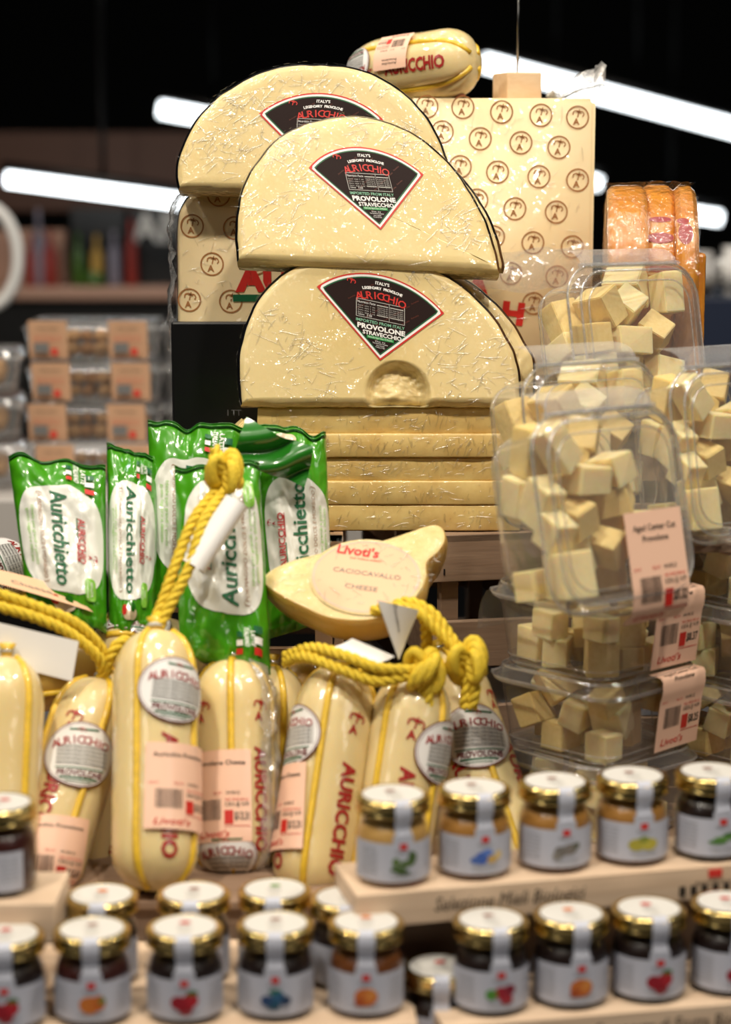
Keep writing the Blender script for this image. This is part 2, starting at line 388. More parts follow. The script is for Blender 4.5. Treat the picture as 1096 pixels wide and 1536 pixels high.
# ------------------------------------------------------------------ half wheels
def half_wheel(px_out, Y0, lean, T, label, roll=0.0, sector=None, name='half_cheese_wheel', group=None, crater=None, base_y=None, film='cut', text=True):
    """px_out: outline seen in the photograph, from bottom left over the top to bottom right; Y0: distance of the bottom edge"""
    n = Vector((sin(roll) * 0, -cos(lean), sin(lean)))
    b0 = P(px_out[0][0], px_out[0][1], Y0)
    pl = Plane(b0, n)
    arc = smoothline([Vector((x, y, 0)) for x, y in px_out], 8)
    top = [pl.q(p.x, p.y) for p in arc]
    a, b = top[-1], top[0]
    NB = 100 if crater else 40
    bot = [a.lerp(b, i / NB) for i in range(1, NB)]
    O = top + bot; N = len(O); na = len(top)
    nrm = []
    for i in range(N):
        t = (O[(i + 1) % N] - O[i - 1]).normalized(); nrm.append(t.cross(n).normalized())
    c = sum(O, Vector()) / N
    if (O[na // 2] - c).dot(nrm[na // 2]) < 0: nrm = [-v for v in nrm]
    for _ in range(45 if crater else 18): nrm = [(nrm[i - 1] + nrm[i] * 1.2 + nrm[(i + 1) % N]).normalized() for i in range(N)]
    def ring(inset, dep):
        return [O[i] - nrm[i] * (inset + (0.0007 * (noise.noise(O[i] * 90) ) if inset < .004 else 0)) - n * (dep + (.0012 * noise.noise(O[i] * 40) if dep > .003 else 0)) for i in range(N)]
    rings = [(.0052, .0), (.0040, .0004), (.0018, .0016), (.0006, .0032), (-.0004, .0046), (-.0016, .0060), (-.002, T * .5), (-.001, T - .005), (.001, T - .002), (.006, T)]
    root = empty(name, (c.x, c.y + .02, min(p.z for p in O)))
    mb = MB(); V = []; F = []
    for q in rings: V += ring(*q)
    mb_ids = []
    cut = []; rd = []
    for k in range(len(rings) - 1):
        for i in range(N):
            f = [k * N + i, k * N + (i + 1) % N, (k + 1) * N + (i + 1) % N, (k + 1) * N + i]
            (rd if (3 <= k <= 7 and i < na - 1) else cut).append(f)
    cut.append([(len(rings) - 1) * N + i for i in range(N)])
    # the front face: rings drawn in towards the middle, pressed in where the hollow is
    b0_ = len(V); RN = 60 if crater else 8
    for k in range(1, RN):
        for i in range(N): V.append(V[i].lerp(c + (V[i] - c).project(n) * 0 , k / RN))
    pr_ids = [list(range(N))] + [[b0_ + (k - 1) * N + i for i in range(N)] for k in range(1, RN)]
    V.append(c.copy()); ci = len(V) - 1
    for k in range(RN - 1):
        for i in range(N): cut.append([pr_ids[k + 1][i], pr_ids[k + 1][(i + 1) % N], pr_ids[k][(i + 1) % N], pr_ids[k][i]])
    for i in range(N): cut.append([pr_ids[-1][(i + 1) % N], pr_ids[-1][i], ci])
    if crater:
        cx, cy, rr, dep = crater; q = pl.q(cx, cy)
        for j, v in enumerate(V):
            if j < 5 * N or j >= b0_:
                d_ = v - q; dd = d_ - n * d_.dot(n); r_ = dd.length / (rr * (1 + .05 * noise.noise(dd * 30)))
                if r_ < 1.12:
                    x_ = max(0, 1.06 - r_) / 1.06
                    w_ = min(1, x_ * 3.2) ** 1.0; w_ = w_ * w_ * (3 - 2 * w_)
                    cen = max(0, 1 - (dd + Vector((.004, 0, .002))).length / (rr * .8))
                    V[j] = v - n * (dep * w_ * (1 - .75 * cen) + .0016 * w_ * noise.noise(v * 260) + .0012 * w_ * noise.noise(v * 90))
    m1 = MB(); m1.add(V, cut, film); body = m1.build('body')
    m2 = MB(); m2.add(V, rd, 'rind'); rind = m2.build('rind'); tag(rind, 'black waxed rind')
    adopt(root, body, rind)
    if sector:
        L, R, A = [pl.q(*p, .0006) for p in sector]
        ah = radians(45); ex = (R - L) / (2 * sin(ah)); ey = ((L - A) + (R - A)) / (2 * cos(ah))
        fn = lambda x, y, off=0.0: A + ex * x + ey * y + n * off
        lb = MB()
        def sec(r0, r1, mat, off, shrink=0.0):
            # a sector whose border lies `shrink` inside the outline
            Vs = []; K = 28; apex = shrink / sin(ah)
            Vs.append(fn(0, apex, off))
            for i in range(K + 1):
                t = -ah + 2 * ah * i / K; r = 1 - shrink
                x, y = r * sin(t), r * cos(t)
                # clamp to the side lines moved in
                d = (y - apex) * tan_(ah) - abs(x)
                if d < 0: x = math.copysign(abs(x) + d, x)
                Vs.append(fn(x, y, off))
            lb.add(Vs, [[0, i + 1, i + 2] for i in range(K)], mat)
        sec(0, 1, 'redb', 0); sec(0, 1, 'white', .0001, .018); sec(0, 1, 'green', .0002, .042); sec(0, 1, 'dark_label', .0003, .056)
        rs = random.Random(5)
        for j in range(9):        # faint diagonal lettering over the dark ground
            for i in range(7):
                x = -.62 + i * .2 + (j % 2) * .1; y = .25 + j * .085
                rr = sqrt(x * x + y * y)
                if rr > .86 or abs(x) + .1 > y - .1: continue
                lb.text('Auricchio', .018, M['faint'], fn, x, y, .0004, rot=.62)
        lb.text("ITALY'S", .034, 'white', fn, .02, .895, .0006, bold=.03)
        for t, ch in zip(range(19), 'LEGENDARY PROVOLONE'):
            a_ = (-9 + t) * .0285; lb.text(ch, .030, 'white', fn, .02 + .835 * sin(a_), .835 * cos(a_), .0006, rot=-a_, bold=.04) if ch != ' ' else None
        for t, ch in zip(range(9), 'AURICCHIO'):
            a_ = (-4 + t) * .083; lb.text(ch, .085, 'redb', fn, .735 * sin(a_), .745 * cos(a_), .0006, rot=-a_ * .8, bold=.012)
        crown(lb, lambda x, y, o=0: fn(-.33 + x, .83 + y, o), .09, 'redb', .0006, a=False)
        # facts table
        x0, x1, y0, y1 = -.27, .27, .465, .675
        for (a0, a1, b0_, b1_) in ((x0, x1, y0, y0 + .006), (x0, x1, y1 - .006, y1), (x0, x0 + .006, y0, y1), (x1 - .006, x1, y0, y1), (-.04, .085, y1 - .045, y1 - .035), (.105, .255, y1 - .045, y1 - .035), (-.04, .085, y0 + .05, y0 + .058), (.105, .255, y0 + .05, y0 + .058), (.095, .099, y0, y1)):
            lb.patch(fn, a0, a1, b0_, b1_, 'lgrey', n=1, off=.0006)
        lb.text('Nutrition Facts', .026, 'white', fn, -.155, y1 - .035, .0006, width=.2)
        for k in range(5):
            lb.text('Serv. size 1 oz', .016, 'lgrey', fn, -.155, y1 - .075 - k * .027, .0006, width=.19) if k != 4 else None
            lb.text('Total Fat 9g 14%', .015, 'lgrey', fn, .023, y1 - .068 - k * .023, .0006, width=.115)
            lb.text('Protein 7g 20%', .015, 'lgrey', fn, .18, y1 - .068 - k * .023, .0006, width=.14)
        lb.text('Calories', .018, 'white', fn, -.215, y0 + .03, .0006, width=.07); lb.text('110', .028, 'white', fn, -.12, y0 + .03, .0006)
        lb.text('IMPORTED FROM ITALY', .034, M['mint'], fn, 0, .428, .0006, width=.54, bold=.015)
        lb.text('PROVOLONE', .055, 'white', fn, .01, .366, .0006, width=.53, bold=.04)
        lb.text('STRAVECCHIO', .045, 'white', fn, .02, .298, .0006, width=.43, bold=.03)
        lb.patch(fn, -.15, .15, .235, .268, M['bright_green'], n=1, off=.0005)
        lb.text('Naturally Aged Over 10 Months', .02, 'white', fn, 0, .251, .0007, width=.27)
        for k, (w_, s_) in enumerate(((.11, 'Dist. by'), (.17, 'The Ambriola Company'), (.09, 'West Caldwell'), (.1, 'Product of Italy'))):
            lb.text(s_, .015, 'white', fn, 0, .212 - k * .022, .0006, width=w_)
        lo = lb.build('fan_label'); tag(lo, 'dark brown fan shaped label with red and white lettering'); adopt(root, lo)
    ux = Vector((1, 0, 0)); uy = n.cross(ux).normalized(); uy = uy if uy.z > 0 else -uy; sg = 1 if ux.cross(uy).dot(n) > 0 else -1
    fl_ = lambda x, y, off=0.0: c + ux * x + uy * y + n * off
    def samp(rs):
        p = O[rs.randrange(na)] if rs.random() < .8 else O[rs.randrange(N)]
        k = rs.random() ** .42 * .97; q = (p - c) * k; x, y = q.dot(ux), q.dot(uy)
        if crater:
            qq = pl.q(crater[0], crater[1])
            if (c + q - qq).length < crater[2] * 1.15: return None
        g_ = noise.noise(Vector((x * 28, y * 28, label.__len__())))
        return (x, y) if g_ > -.12 else None
    cr = creases('cling_film', fl_, samp, 330 if T > .02 else 80, len(label), dirs=[.75, .9, 2.4, .1, -.15, 1.2])
    # and over the dark rim
    def rimf(i, t, off): 
        i = max(0, min(na - 1.001, i)); j = int(i); f = i - j; p = O[j].lerp(O[j + 1], f); q = nrm[j].lerp(nrm[j + 1], f); return p + q * (.0022 + off) - n * t
    m3 = MB(); rs = random.Random(len(label) + 9)
    for _ in range(110 if T > .02 else 40):
        i0 = rs.uniform(0, na - 1); t0 = rs.uniform(-.0006, .007); dl = rs.uniform(.3, 1.2); sl = rs.uniform(-.002, .004); V3 = []
        for k in range(5):
            t = k / 4 - .5; w = .0004 * (1 - (2 * t) ** 2) + 1e-5
            V3 += [rimf(i0 + dl * t - w * 300 * 0, t0 + sl * t - w, -.0002), rimf(i0 + dl * t, t0 + sl * t, .0001), rimf(i0 + dl * t, t0 + sl * t + w, -.0002)]
        m3.add(V3, [[k * 3 + j, k * 3 + j + 1, k * 3 + j + 4, k * 3 + j + 3] for k in range(4) for j in range(2)], 'crease')
    c3 = m3.build('rim_film'); adopt(root, cr, c3)
    tag(root, label, 'cheese', group)
    return root, pl, rings
tan_ = math.tan
M['faint'] = simple('faint red brown ink', '#6a3020', .4, coat=.6)
M['mint'] = simple('mint ink', '#7fb89a', .4, coat=.6)
M['bright_green'] = simple('bright green ink', '#1f9447', .4, coat=.6)

# 1 the top wheel, behind
half_wheel([(268, 281), (265, 255), (272, 222), (292, 183), (325, 146), (370, 117), (420, 100), (480, 96), (535, 103), (585, 124), (625, 158), (652, 196), (668, 236), (676, 290)],
           1.675, radians(13), .035, 'topmost half wheel of pale cheese with its label partly hidden, leaning at the back', sector=[(388, 171), (575, 180), (478, 262)], group=None)
# 2 middle wheel in front, and the thin one behind it
half_wheel([(366, 380), (372, 330), (400, 268), (440, 222), (490, 190), (545, 178), (600, 192), (650, 222), (700, 275), (735, 330), (752, 385), (753, 404)],
           1.637, radians(17), .014, 'thin half wheel of pale cheese showing only its dark edge behind the middle one')
half_wheel([(357, 388), (355, 345), (362, 290), (386, 240), (422, 203), (470, 181), (530, 172), (585, 183), (640, 213), (688, 262), (722, 318), (742, 375), (747, 404)],
           1.60, radians(19), .034, 'middle half wheel of pale cheese with a dark fan label, tilted over the lower one', sector=[(463, 252), (635, 262), (571, 345)])
# 3 lower wheel with the hollow, and the one behind it
half_wheel([(420, 603), (400, 560), (420, 500), (470, 430), (560, 392), (640, 396), (700, 420), (755, 468), (790, 520), (800, 545), (800, 600)],
           1.625, radians(12), .018, 'half wheel of pale cheese peeking out right behind the lowest standing one')
half_wheel([(362, 606), (358, 560), (362, 515), (380, 462), (415, 418), (470, 390), (540, 381), (610, 389), (672, 415), (722, 455), (758, 505), (776, 548), (781, 606)],
           1.585, radians(11), .034, 'lowest standing half wheel of pale cheese with a round hollow at its bottom edge', sector=[(475, 430), (666, 470), (570, 541)], crater=(596, 590, .0255, .012))

# ------------------------------------------------------------------ flat slabs under the wheels
rows = [(611.5, 650, 386, 790), (650.5, 686, 420, 786), (686.5, 721, 402, 782), (721.5, 757, 410, 786), (757.5, 796, 400, 780)]
for k, (ya, yb, xa, xb) in enumerate(rows):
    Y = 1.592 + (.004, 0, .003, .001, .002)[k]
    zt = CZ + slope(ya) * Y; zb = CZ + slope(yb) * Y - .0003
    xl = XatY(xa, ya, Y); xr = XatY(xb, ya, Y)
    cx, R = (xl + xr) / 2, (xr - xl) / 2; h = (zt - zb)
    O = [(xl + (xr - xl) * i / 30, Y) for i in range(31)] + [(cx + R * cos(pi * i / 30), Y + .112 * sin(pi * i / 30)) for i in range(1, 30)]
    N = len(O); prof = [(.0016, 0), (.0004, .0004), (0, .0014), (-.0004, h / 2), (0, h - .0014), (.0004, h - .0004), (.0016, h)]
    cen = Vector((cx, Y + .05))
    V = []
    for ins, z in prof:
        for i, (x, y) in enumerate(O):
            t = Vector(O[(i + 1) % N]) - Vector(O[i - 1]); nn = Vector((t.y, -t.x)).normalized()
            w = .0014 * noise.noise(Vector((x * 30, z * 60, k)))
            V.append((x - nn.x * (ins + w), y - nn.y * (ins + w), zb + z))
    cut = []; rd = []
    for a in range(len(prof) - 1):
        for i in range(N):
            (cut if i < 30 or a in (0, 5) else rd).append([a * N + i, a * N + (i + 1) % N, (a + 1) * N + (i + 1) % N, (a + 1) * N + i])
    cut += [list(range(N))[::-1], [6 * N + i for i in range(N)]]
    root = empty('cheese_slab', (cx, Y + .05, zb))
    m = MB(); m.add(V, cut, 'slab'); b = m.build('body'); m = MB(); m.add(V, rd, 'rind'); r = m.build('rind')
    cf = creases('cling_film', lambda x, y, off=0.0: Vector((x, Y - off - .0008 - .0, y)), lambda rs: (rs.uniform(xl + .01, xr - .005), rs.uniform(zb + .003, zt - .003)), 110, 40 + k, .003, .016, dirs=[1.57, 1.4, .2, .8, 0])
    adopt(root, b, r, cf)
    tag(root, ['topmost slab of cheese lying flat directly under the standing half wheels', 'second cheese slab from the top of the flat stack', 'middle cheese slab of the flat stack with a dark speck', 'fourth cheese slab from the top of the flat stack', 'bottom cheese slab of the stack, resting on the wooden crate'][k], 'cheese', 'cheese slabs stacked flat')
SLAB_BOT = CZ + slope(796) * 1.594 - .0003

# ------------------------------------------------------------------ tall block wrapped in printed film (right)
Yb = 1.80
xl, xr = XatY(612, 300, Yb), XatY(891, 300, Yb); zt = CZ + slope(147) * Yb; zb = SLAB_BOT
root = empty('wrapped_cheese_block', ((xl + xr) / 2, Yb + .05, zb))
m = MB()
b = bmesh.new(); bmesh.ops.create_cube(b, size=1)
for v in b.verts: v.co = Vector(((xl + xr) / 2 + v.co.x * (xr - xl), Yb + .05 + v.co.y * .1, (zt + zb) / 2 + v.co.z * (zt - zb)))
bmesh.ops.bevel(b, geom=b.edges, offset=.004, segments=3, affect='EDGES')
m.bm(b, 'wrap', smooth=True)
fn = lambda x, y, off=0.0: Vector((x, Yb - .0002 - off, y))
def em(px, py, r=17):
    p = P(px, py, Yb); emblem(m, fn, p.x, p.z, r * Yb / FP, 'brown', .0003)
for px, py in [(694, 161), (752, 168), (811, 173), (866, 176), (663, 198), (720, 208), (781, 214), (838, 221), (690, 250), (746, 258), (808, 265), (866, 270), (715, 300), (772, 313), (834, 318), (740, 355), (799, 364), (858, 370), (766, 410), (700, 345), (720, 390), (640, 160), (835, 415), (800, 455)]:
    if px < 880: em(px, py)
for ch, px, py in (('A', 716, 430), ('H', 769, 470)):
    p = P(px, py, Yb); m.text(ch, .018, 'redb', fn, p.x, p.z, .0005, rot=-.12, bold=.06, sx=1.1)
body = m.build('block'); adopt(root, body)
# knotted film end at the upper right corner
def crumple(us, vs, fn, amp, fr, mat='film'):
    q = MB(); q.grid(lambda u, v: fn(u, v) + noise.noise_vector(fn(u, v) * fr) * amp, us, vs, mat); return q
c0 = P(884, 136, Yb + .02)
cf = creases('cling_film', fn, lambda rs: (rs.uniform(xl + .01, xr - .005), P(700, rs.uniform(155, 480), Yb).z), 110, 77, .006, .03, dirs=[.3, .5, -.3, 1.4], off=.0006); adopt(root, cf)
q = crumple([i / 26 for i in range(27)], [2 * pi * j / 18 for j in range(19)], lambda u, v: c0 + Vector((-.035 + .045 * u + .002 * sin(9 * u), .01 * sin(v), .001 + .010 * u * u)) + Vector((0, cos(v), sin(v))) * (.004 + .011 * u * u), .010, 70, 'film_dense')
fo = q.build('film_twist'); tag(fo, 'crumpled clear film end'); 
q2 = crumple([i / 14 for i in range(15)], [j / 14 for j in range(15)], lambda u, v: P(660 + 225 * u, 385 + 60 * v - 20 * u, Yb - .012 - .006 * v), .006, 45)
fo2 = q2.build('film_fold'); adopt(root, fo, fo2)
tag(root, 'tall block of pale cheese in film printed with small round brown emblems, at right', 'cheese')
# little wooden post on top of the block with a wire
w = root
Yw = 1.835; p0 = P(777, 147, Yw)
post = empty('wooden_price_holder', (p0.x, Yw, zt))
mb = MB(); hh = P(777, 108, Yw).z - zt; mb.box((.034, .034, hh), 'wood_light', Matrix.Translation((p0.x, Yw + .016, zt + hh / 2)) @ Matrix.Rotation(.35, 4, 'Z'), .0015)
bo = mb.build('block'); mb = MB(); mb.tube([(p0.x, Yw + .016, zt + hh - .002), (p0.x + .0005, Yw + .016, zt + hh + .10)], .0011, 'steel'); wo = mb.build('wire'); adopt(post, bo, wo)
tag(post, 'small square wooden block with an upright wire, standing on the printed cheese block', 'holder')

# ------------------------------------------------------------------ left block, rounded shoulder, black sleeve below
Yl = 1.712
out = [(268, 798), (268, 600), (268, 420), (268, 340), (276, 308), (300, 284), (335, 272), (380, 268), (440, 268), (480, 268), (500, 268)]
pts = [P(x, y, Yl) for x, y in out]
pts = smoothline(pts[:1], 1) + smoothline(pts, 4) if False else smoothline(pts, 4)
pts += [P(500, y, Yl) for y in (400, 560, 798)]
zlow = SLAB_BOT
for p in pts:
    if p.z < zlow + .003: p.z = zlow
N = len(pts); T = .085
nr = []
for i in range(N):
    t = (pts[(i + 1) % N] - pts[i - 1]).normalized(); nr.append(Vector((-t.z, 0, t.x)))
V = []
LR = [(.004, 0), (.001, .0008), (0, .003), (-.001, .0045), (-.0025, .010), (-.0025, T - .003), (.003, T)]
for ins, d in LR:
    for i in range(N): V.append(pts[i] - nr[i] * (ins if pts[i].z > zlow + .001 else 0) + Vector((0, d, 0)))
cut = [list(range(N)), [6 * N + i for i in range(N)][::-1]]; rd = []
for a in range(6):
    for i in range(N): (cut if a < 3 or i > N - 5 else rd).append([a * N + i, (a + 1) * N + i, (a + 1) * N + (i + 1) % N, a * N + (i + 1) % N])
root = empty('wrapped_half_cheese', ((pts[0].x + pts[-1].x) / 2, Yl + .04, zlow))
m = MB(); m.add(V, cut, 'wrap')
fn = lambda x, y, off=0.0: Vector((x, Yl - .0002 - off, y))
for px, py in [(288, 339), (352, 342), (318, 396), (284, 450), (346, 452), (328, 292), (384, 395), (400, 300), (410, 450)]:
    p = P(px, py, Yl); emblem(m, fn, p.x, p.z, 17.5 * Yl / FP, 'brown', .0003)
p = P(395, 418, Yl); m.text('AURI', .020, 'redb', fn, p.x + .012, p.z, .0006, bold=.06, width=.072)
p = P(395, 447, Yl); m.patch(fn, p.x - .026, p.x + .06, p.z - .003, p.z + .003, 'green', n=1, off=.0008)
b1 = m.build('block'); m = MB(); m.add(V, rd, 'rind'); b2 = m.build('rind')
zs = P(300, 482, Yl).z; m = MB(); xa = XatY(258, 560, Yl); xb = XatY(505, 560, Yl)
m.box((xb - xa, T + .008, zs - zlow), 'blackbox', bevel=.002, loc=((xa + xb) / 2, Yl + T / 2 - .001, (zs + zlow) / 2))
p = P(352, 618, Yl); m.text('I TT', .005, 'grey', lambda x, y, off=0: Vector((x, Yl - .0054, y)), p.x, p.z)
b3 = m.build('sleeve'); tag(b3, 'plain black card sleeve')
def lf(u, v):   # film hanging loose along the left shoulder
    s = u * (N * .62); i = int(s); f = s - i; q_ = pts[i].lerp(pts[i + 1], f); nn = nr[i]
    return q_ + nn * (.0045 + .006 * v * (1 - v) * 4 + .003 * noise.noise(q_ * 60)) + Vector((0, -.001 + T * .5 * v, 0))
m = MB(); m.grid(lambda u, v: lf(u, v) + noise.noise_vector(lf(u, v) * 110) * .0035, [.2 + .78 * i / 60 for i in range(61)], [j / 10 for j in range(11)], 'film_dense')
cf = creases('cling_film', fn, lambda rs: (rs.uniform(xa + .012, xa + .07), P(300, rs.uniform(285, 470), Yl).z), 50, 78, .005, .02, off=.0006); adopt(root, cf)
b4 = m.build('loose_film'); tag(b4, 'crumpled clear film over the shoulder')
adopt(root, b1, b2, b3, b4)
tag(root, 'half cheese with rounded shoulder in printed film above a black sleeve, at left', 'cheese')

# ------------------------------------------------------------------ three thick orange wheels behind on the right
def disc_wheel(cx, cy, Y, R, T, yaw, label, marks=()):
    """round cheese standing on its rim, axis turned by yaw from the x axis"""
    c = P(cx, cy, Y); ax = Vector((cos(yaw), sin(yaw), 0)); e1 = Vector((-sin(yaw), cos(yaw), 0)); e2 = Vector((0, 0, 1))
    root = empty('orange_cheese_wheel', (c.x, c.y, c.z - R)); m = MB()
    prof = [(R - .010, -T / 2), (R - .004, -T / 2 + .0008), (R - .001, -T / 2 + .004), (R, -T * .25), (R, T * .25), (R - .001, T / 2 - .004), (R - .004, T / 2 - .0008), (R - .010, T / 2)]
    mt = Matrix((( e1.x, e2.x, ax.x, c.x), (e1.y, e2.y, ax.y, c.y), (e1.z, e2.z, ax.z, c.z), (0, 0, 0, 1)))
    m.lathe(prof, 'orange', 72, mt)
    sf = lambda x, y, off=0.0: c + ax * x + (-e1 * sin(y / R + .0) * 0 + (e2 * sin(y / R) - e1 * cos(y / R))) * (R + off)
    for (x, y, a, b_) in marks: m.oval(sf, x, y, a, b_, M['redmark'], .0004, n=24, rings=3)
    o = m.build('wheel'); mf = MB()
    mf.grid(lambda u, v: (lambda q: q + noise.noise_vector(q * 120) * .0025)(c + ax * (T * .5 * u) + (e2 * cos(v) - e1 * sin(v)) * (R + .0022)), [-1.02 + .2 * i for i in range(11)], [2 * pi * j / 70 for j in range(71)], 'film_thin')
    f = mf.build('film'); tag(o, None); adopt(root, o, f)
    cf = creases('cling_film', lambda x, y, off=0.0: sf(x, y, off + .0024), lambda rs: (rs.uniform(-T * .45, T * .45), rs.uniform(0, R * 1.1)), 70, int(cx), .002, .009, wid=.0006); adopt(root, cf)
    return tag(root, label, 'cheese', 'orange cheese wheels behind the tubs')
M['redmark'] = simple('red print on rind', '#9c1f10', .5, coat=1, bump=.6, bscale=220)
disc_wheel(936, 418, 1.70, .078, .033, radians(-5), 'leftmost and lowest of the three orange rinded wheels')
disc_wheel(981, 428, 1.72, .085, .027, radians(-5), 'middle orange rinded wheel with red stamped marks', [(0, .062, .009, .003), (0, .044, .011, .005), (.002, .018, .011, .004)])
disc_wheel(1021, 425, 1.705, .082, .019, radians(-5), 'rightmost orange rinded wheel with a curved red mark', [(-.004, .058, .005, .003), (-.002, .046, .006, .010)])
# ------------------------------------------------------------------ sausage shaped cheeses
class Salami:
    def __init__(s, A, B, R, phi, tilt=0.0, skin='salami', neck=True, lobes=.05, bend=0.0):
        s.A, s.B, s.R, s.phi, s.skin = A, B, R, phi, skin
        s.w = (B - A).normalized(); s.L = (B - A).length; s.lob = lobes; s.bend = bend
        mid = (A + B) / 2; toc = (CAM - mid); s.v = (toc - s.w * toc.dot(s.w)).normalized(); s.u = s.w.cross(s.v)
        s.neck = neck
    def rad(s, t, th):
        d = t * s.L; R = s.R
        if d < R: r = R * sqrt(max(0, 1 - ((R - d) / R) ** 2.4))
        elif s.L - d < R * 1.3:
            q = (R * 1.3 - (s.L - d)) / (R * 1.3); r = R * (sqrt(max(0, 1 - q ** 2.2)) * .86 + .14)
        else: r = R
        g = 0
        for k in range(4):
            a = (th - s.phi - k * pi / 2 + pi) % (2 * pi) - pi; g += math.exp(-(a / .16) ** 2)
        end = 1 + 1.4 * max(0, 1 - d / (R * 1.4))
        return max(r * (1 - s.lob * g * end) * (1 + .012 * noise.noise(s.A * 7 + Vector((th, t * 5, 0)))), .0008)
    def at(s, t, th, off=0.0, smooth=False):
        l_ = s.lob
        if smooth: s.lob = 0
        r = s.rad(min(max(t, 0), 1), th) + off; s.lob = l_
        c = s.A + s.w * (t * s.L) + s.v * (s.bend * sin(pi * t))
        return c + (s.v * cos(th) + s.u * sin(th)) * r
    def fn(s, t0, th0, rot=0.0, sm=False):
        cr, sr = cos(rot), sin(rot)
        def f(x, y, off=0.0):
            X, Y = x * cr - y * sr, x * sr + y * cr
            return s.at(t0 + Y / s.L, th0 + X / s.R, off + (.0016 if sm else .0004), sm)
        return f
def oval_label(sal, t0, th0, rot=0.0, a=.026, b=.023):
    f = sal.fn(t0, th0, rot, True); m = MB()
    m.oval(f, 0, 0, a, b, M['maroon'], .0006, n=48, rings=6); m.oval(f, 0, 0, a * .965, b * .96, 'white', .0009, n=48, rings=6); m.oval(f, 0, 0, a * .93, b * .92, M['maroon'], .0011, n=48, rings=1, inner=.985)
    k = b / .023
    crown(m, lambda x, y, o=0: f(x, y + b * .66, o), .005 * k, 'red', .0013, a=False)
    for i in range(9):
        z = (-4 + i) / 4; m.text('AURICCHIO'[i], .0056 * k, 'red', f, z * a * .66, b * (.48 - .12 * z * z) - b * .05, .0013, rot=-z * .22, maxlen=.004, bold=.01)
    m.patch(f, -a * .3, a * .45, b * .72, b * .78, 'green', off=.0013)
    m.patch(f, -a * .62, a * .8, -b * .34, b * .28, M['nutri'], off=.0012)
    for i in range(5): m.text('Nutrition Facts 110 Calories 9g', .0016 * k, 'black', f, a * .06, b * (.2 - .12 * i), .0014, width=a * 1.3)
    m.patch(f, -a * .62, a * .7, -b * .45, -b * .41, 'green', off=.0013)
    m.text('PROVOLONE', .0042 * k, M['maroon'], f, a * .04, -b * .58, .0014, width=a * 1.22, maxlen=.004, bold=.03)
    m.patch(f, -a * .5, a * .5, -b * .76, -b * .70, 'green', off=.0013); m.patch(f, -a * .35, a * .35, -b * .84, -b * .81, 'green', off=.0013)
    o = m.build('oval_label'); return tag(o, 'white oval label with red and green lettering')
M['maroon'] = simple('maroon ink', '#6a2426', .45, coat=.6)
M['nutri'] = simple('grey print block', '#cfcecb', .5, coat=.6, var=.25, vscale=900)
def draw_price(m, f, w, h, title, mat='peach', price='$23.31', flip=False, lines=2, brand=True, bar=True):
    m.patch(f, -w / 2, w / 2, -h / 2, h / 2, mat, off=0)
    o = .0003
    t = title.split('|')
    for i, s_ in enumerate(t): m.text(s_, h * .050, 'black', f, 0, h * (.36 - .085 * i), o, width=min(w * .8, w * .05 * len(s_)), maxlen=.006, bold=.01)
    m.text('NET WT', h * .026, 'redb', f, -w * .38, h * .03, o, width=w * .12); m.text('SELL BY', h * .026, 'redb', f, -w * .05, h * .03, o, width=w * .14); m.text('04.08.22', h * .035, 'black', f, w * .2, h * .03, o, width=w * .22)
    if bar:
        rs = random.Random(3); x = -w * .36
        while x < -w * .0:
            q = rs.choice([.005, .008, .013]) * w; m.patch(f, x, x + q, -h * .26, -h * .04, 'black', off=o); x += q + rs.choice([.010, .016]) * w
    m.text('REG. PRICE PER LB', h * .026, 'redb', f, w * .26, -h * .045, o, width=w * .36)
    m.text('0.58 lb @ 14.99', h * .045, 'black', f, w * .26, -h * .1, o, width=w * .38, maxlen=.006)
    m.patch(f, w * .06, w * .2, -h * .31, -h * .16, 'redb', off=o)
    m.text(price, h * .085, 'black', f, w * .34, -h * .23, o, width=w * .24, maxlen=.006, bold=.02)
    m.patch(f, w * .06, w * .47, -h * .335, -h * .328, 'redb', off=o)
    if brand: m.text("Livoti's", h * .075, 'redb', f, -w * .12, -h * .41, o, width=w * .52, shear=.25, maxlen=.006, bold=.01)
    else: m.text("Livoti's Old World Market", h * .03, 'redb', f, 0, -h * .42, o, width=w * .6)
def price_tag(sal, t0, th0, w, h, title, rot=0.0, price='$13.31', brand=True):
    m = MB(); draw_price(m, lambda x, y, o=0: sal.fn(t0, th0, rot, True)(x, y, o + .0012), w, h, title, price=price, brand=brand)
    return tag(m.build('price_label'), 'peach price label')
def strands(path, r, mat='rope', k=3, pitch=.016, name='rope', rr=None):
    """a laid rope of k strands round a path"""
    pts = smoothline(path, 10); m = MB(); N = len(pts); L = [0]
    for i in range(1, N): L.append(L[-1] + (pts[i] - pts[i - 1]).length)
    nn = None; fr = []
    for i in range(N):
        t = (pts[min(i + 1, N - 1)] - pts[max(i - 1, 0)]).normalized()
        if nn is None: a = Vector((0, 0, 1)) if abs(t.z) < .9 else Vector((1, 0, 0)); nn = a
        nn = (nn - t * nn.dot(t)).normalized(); fr.append((nn.copy(), t.cross(nn)))
    for s_ in range(k):
        m.tube([pts[i] + (fr[i][0] * cos(2 * pi * (L[i] / pitch + s_ / k)) + fr[i][1] * sin(2 * pi * (L[i] / pitch + s_ / k))) * r * .55 for i in range(N)], r * .56, mat, n=7)
    return m
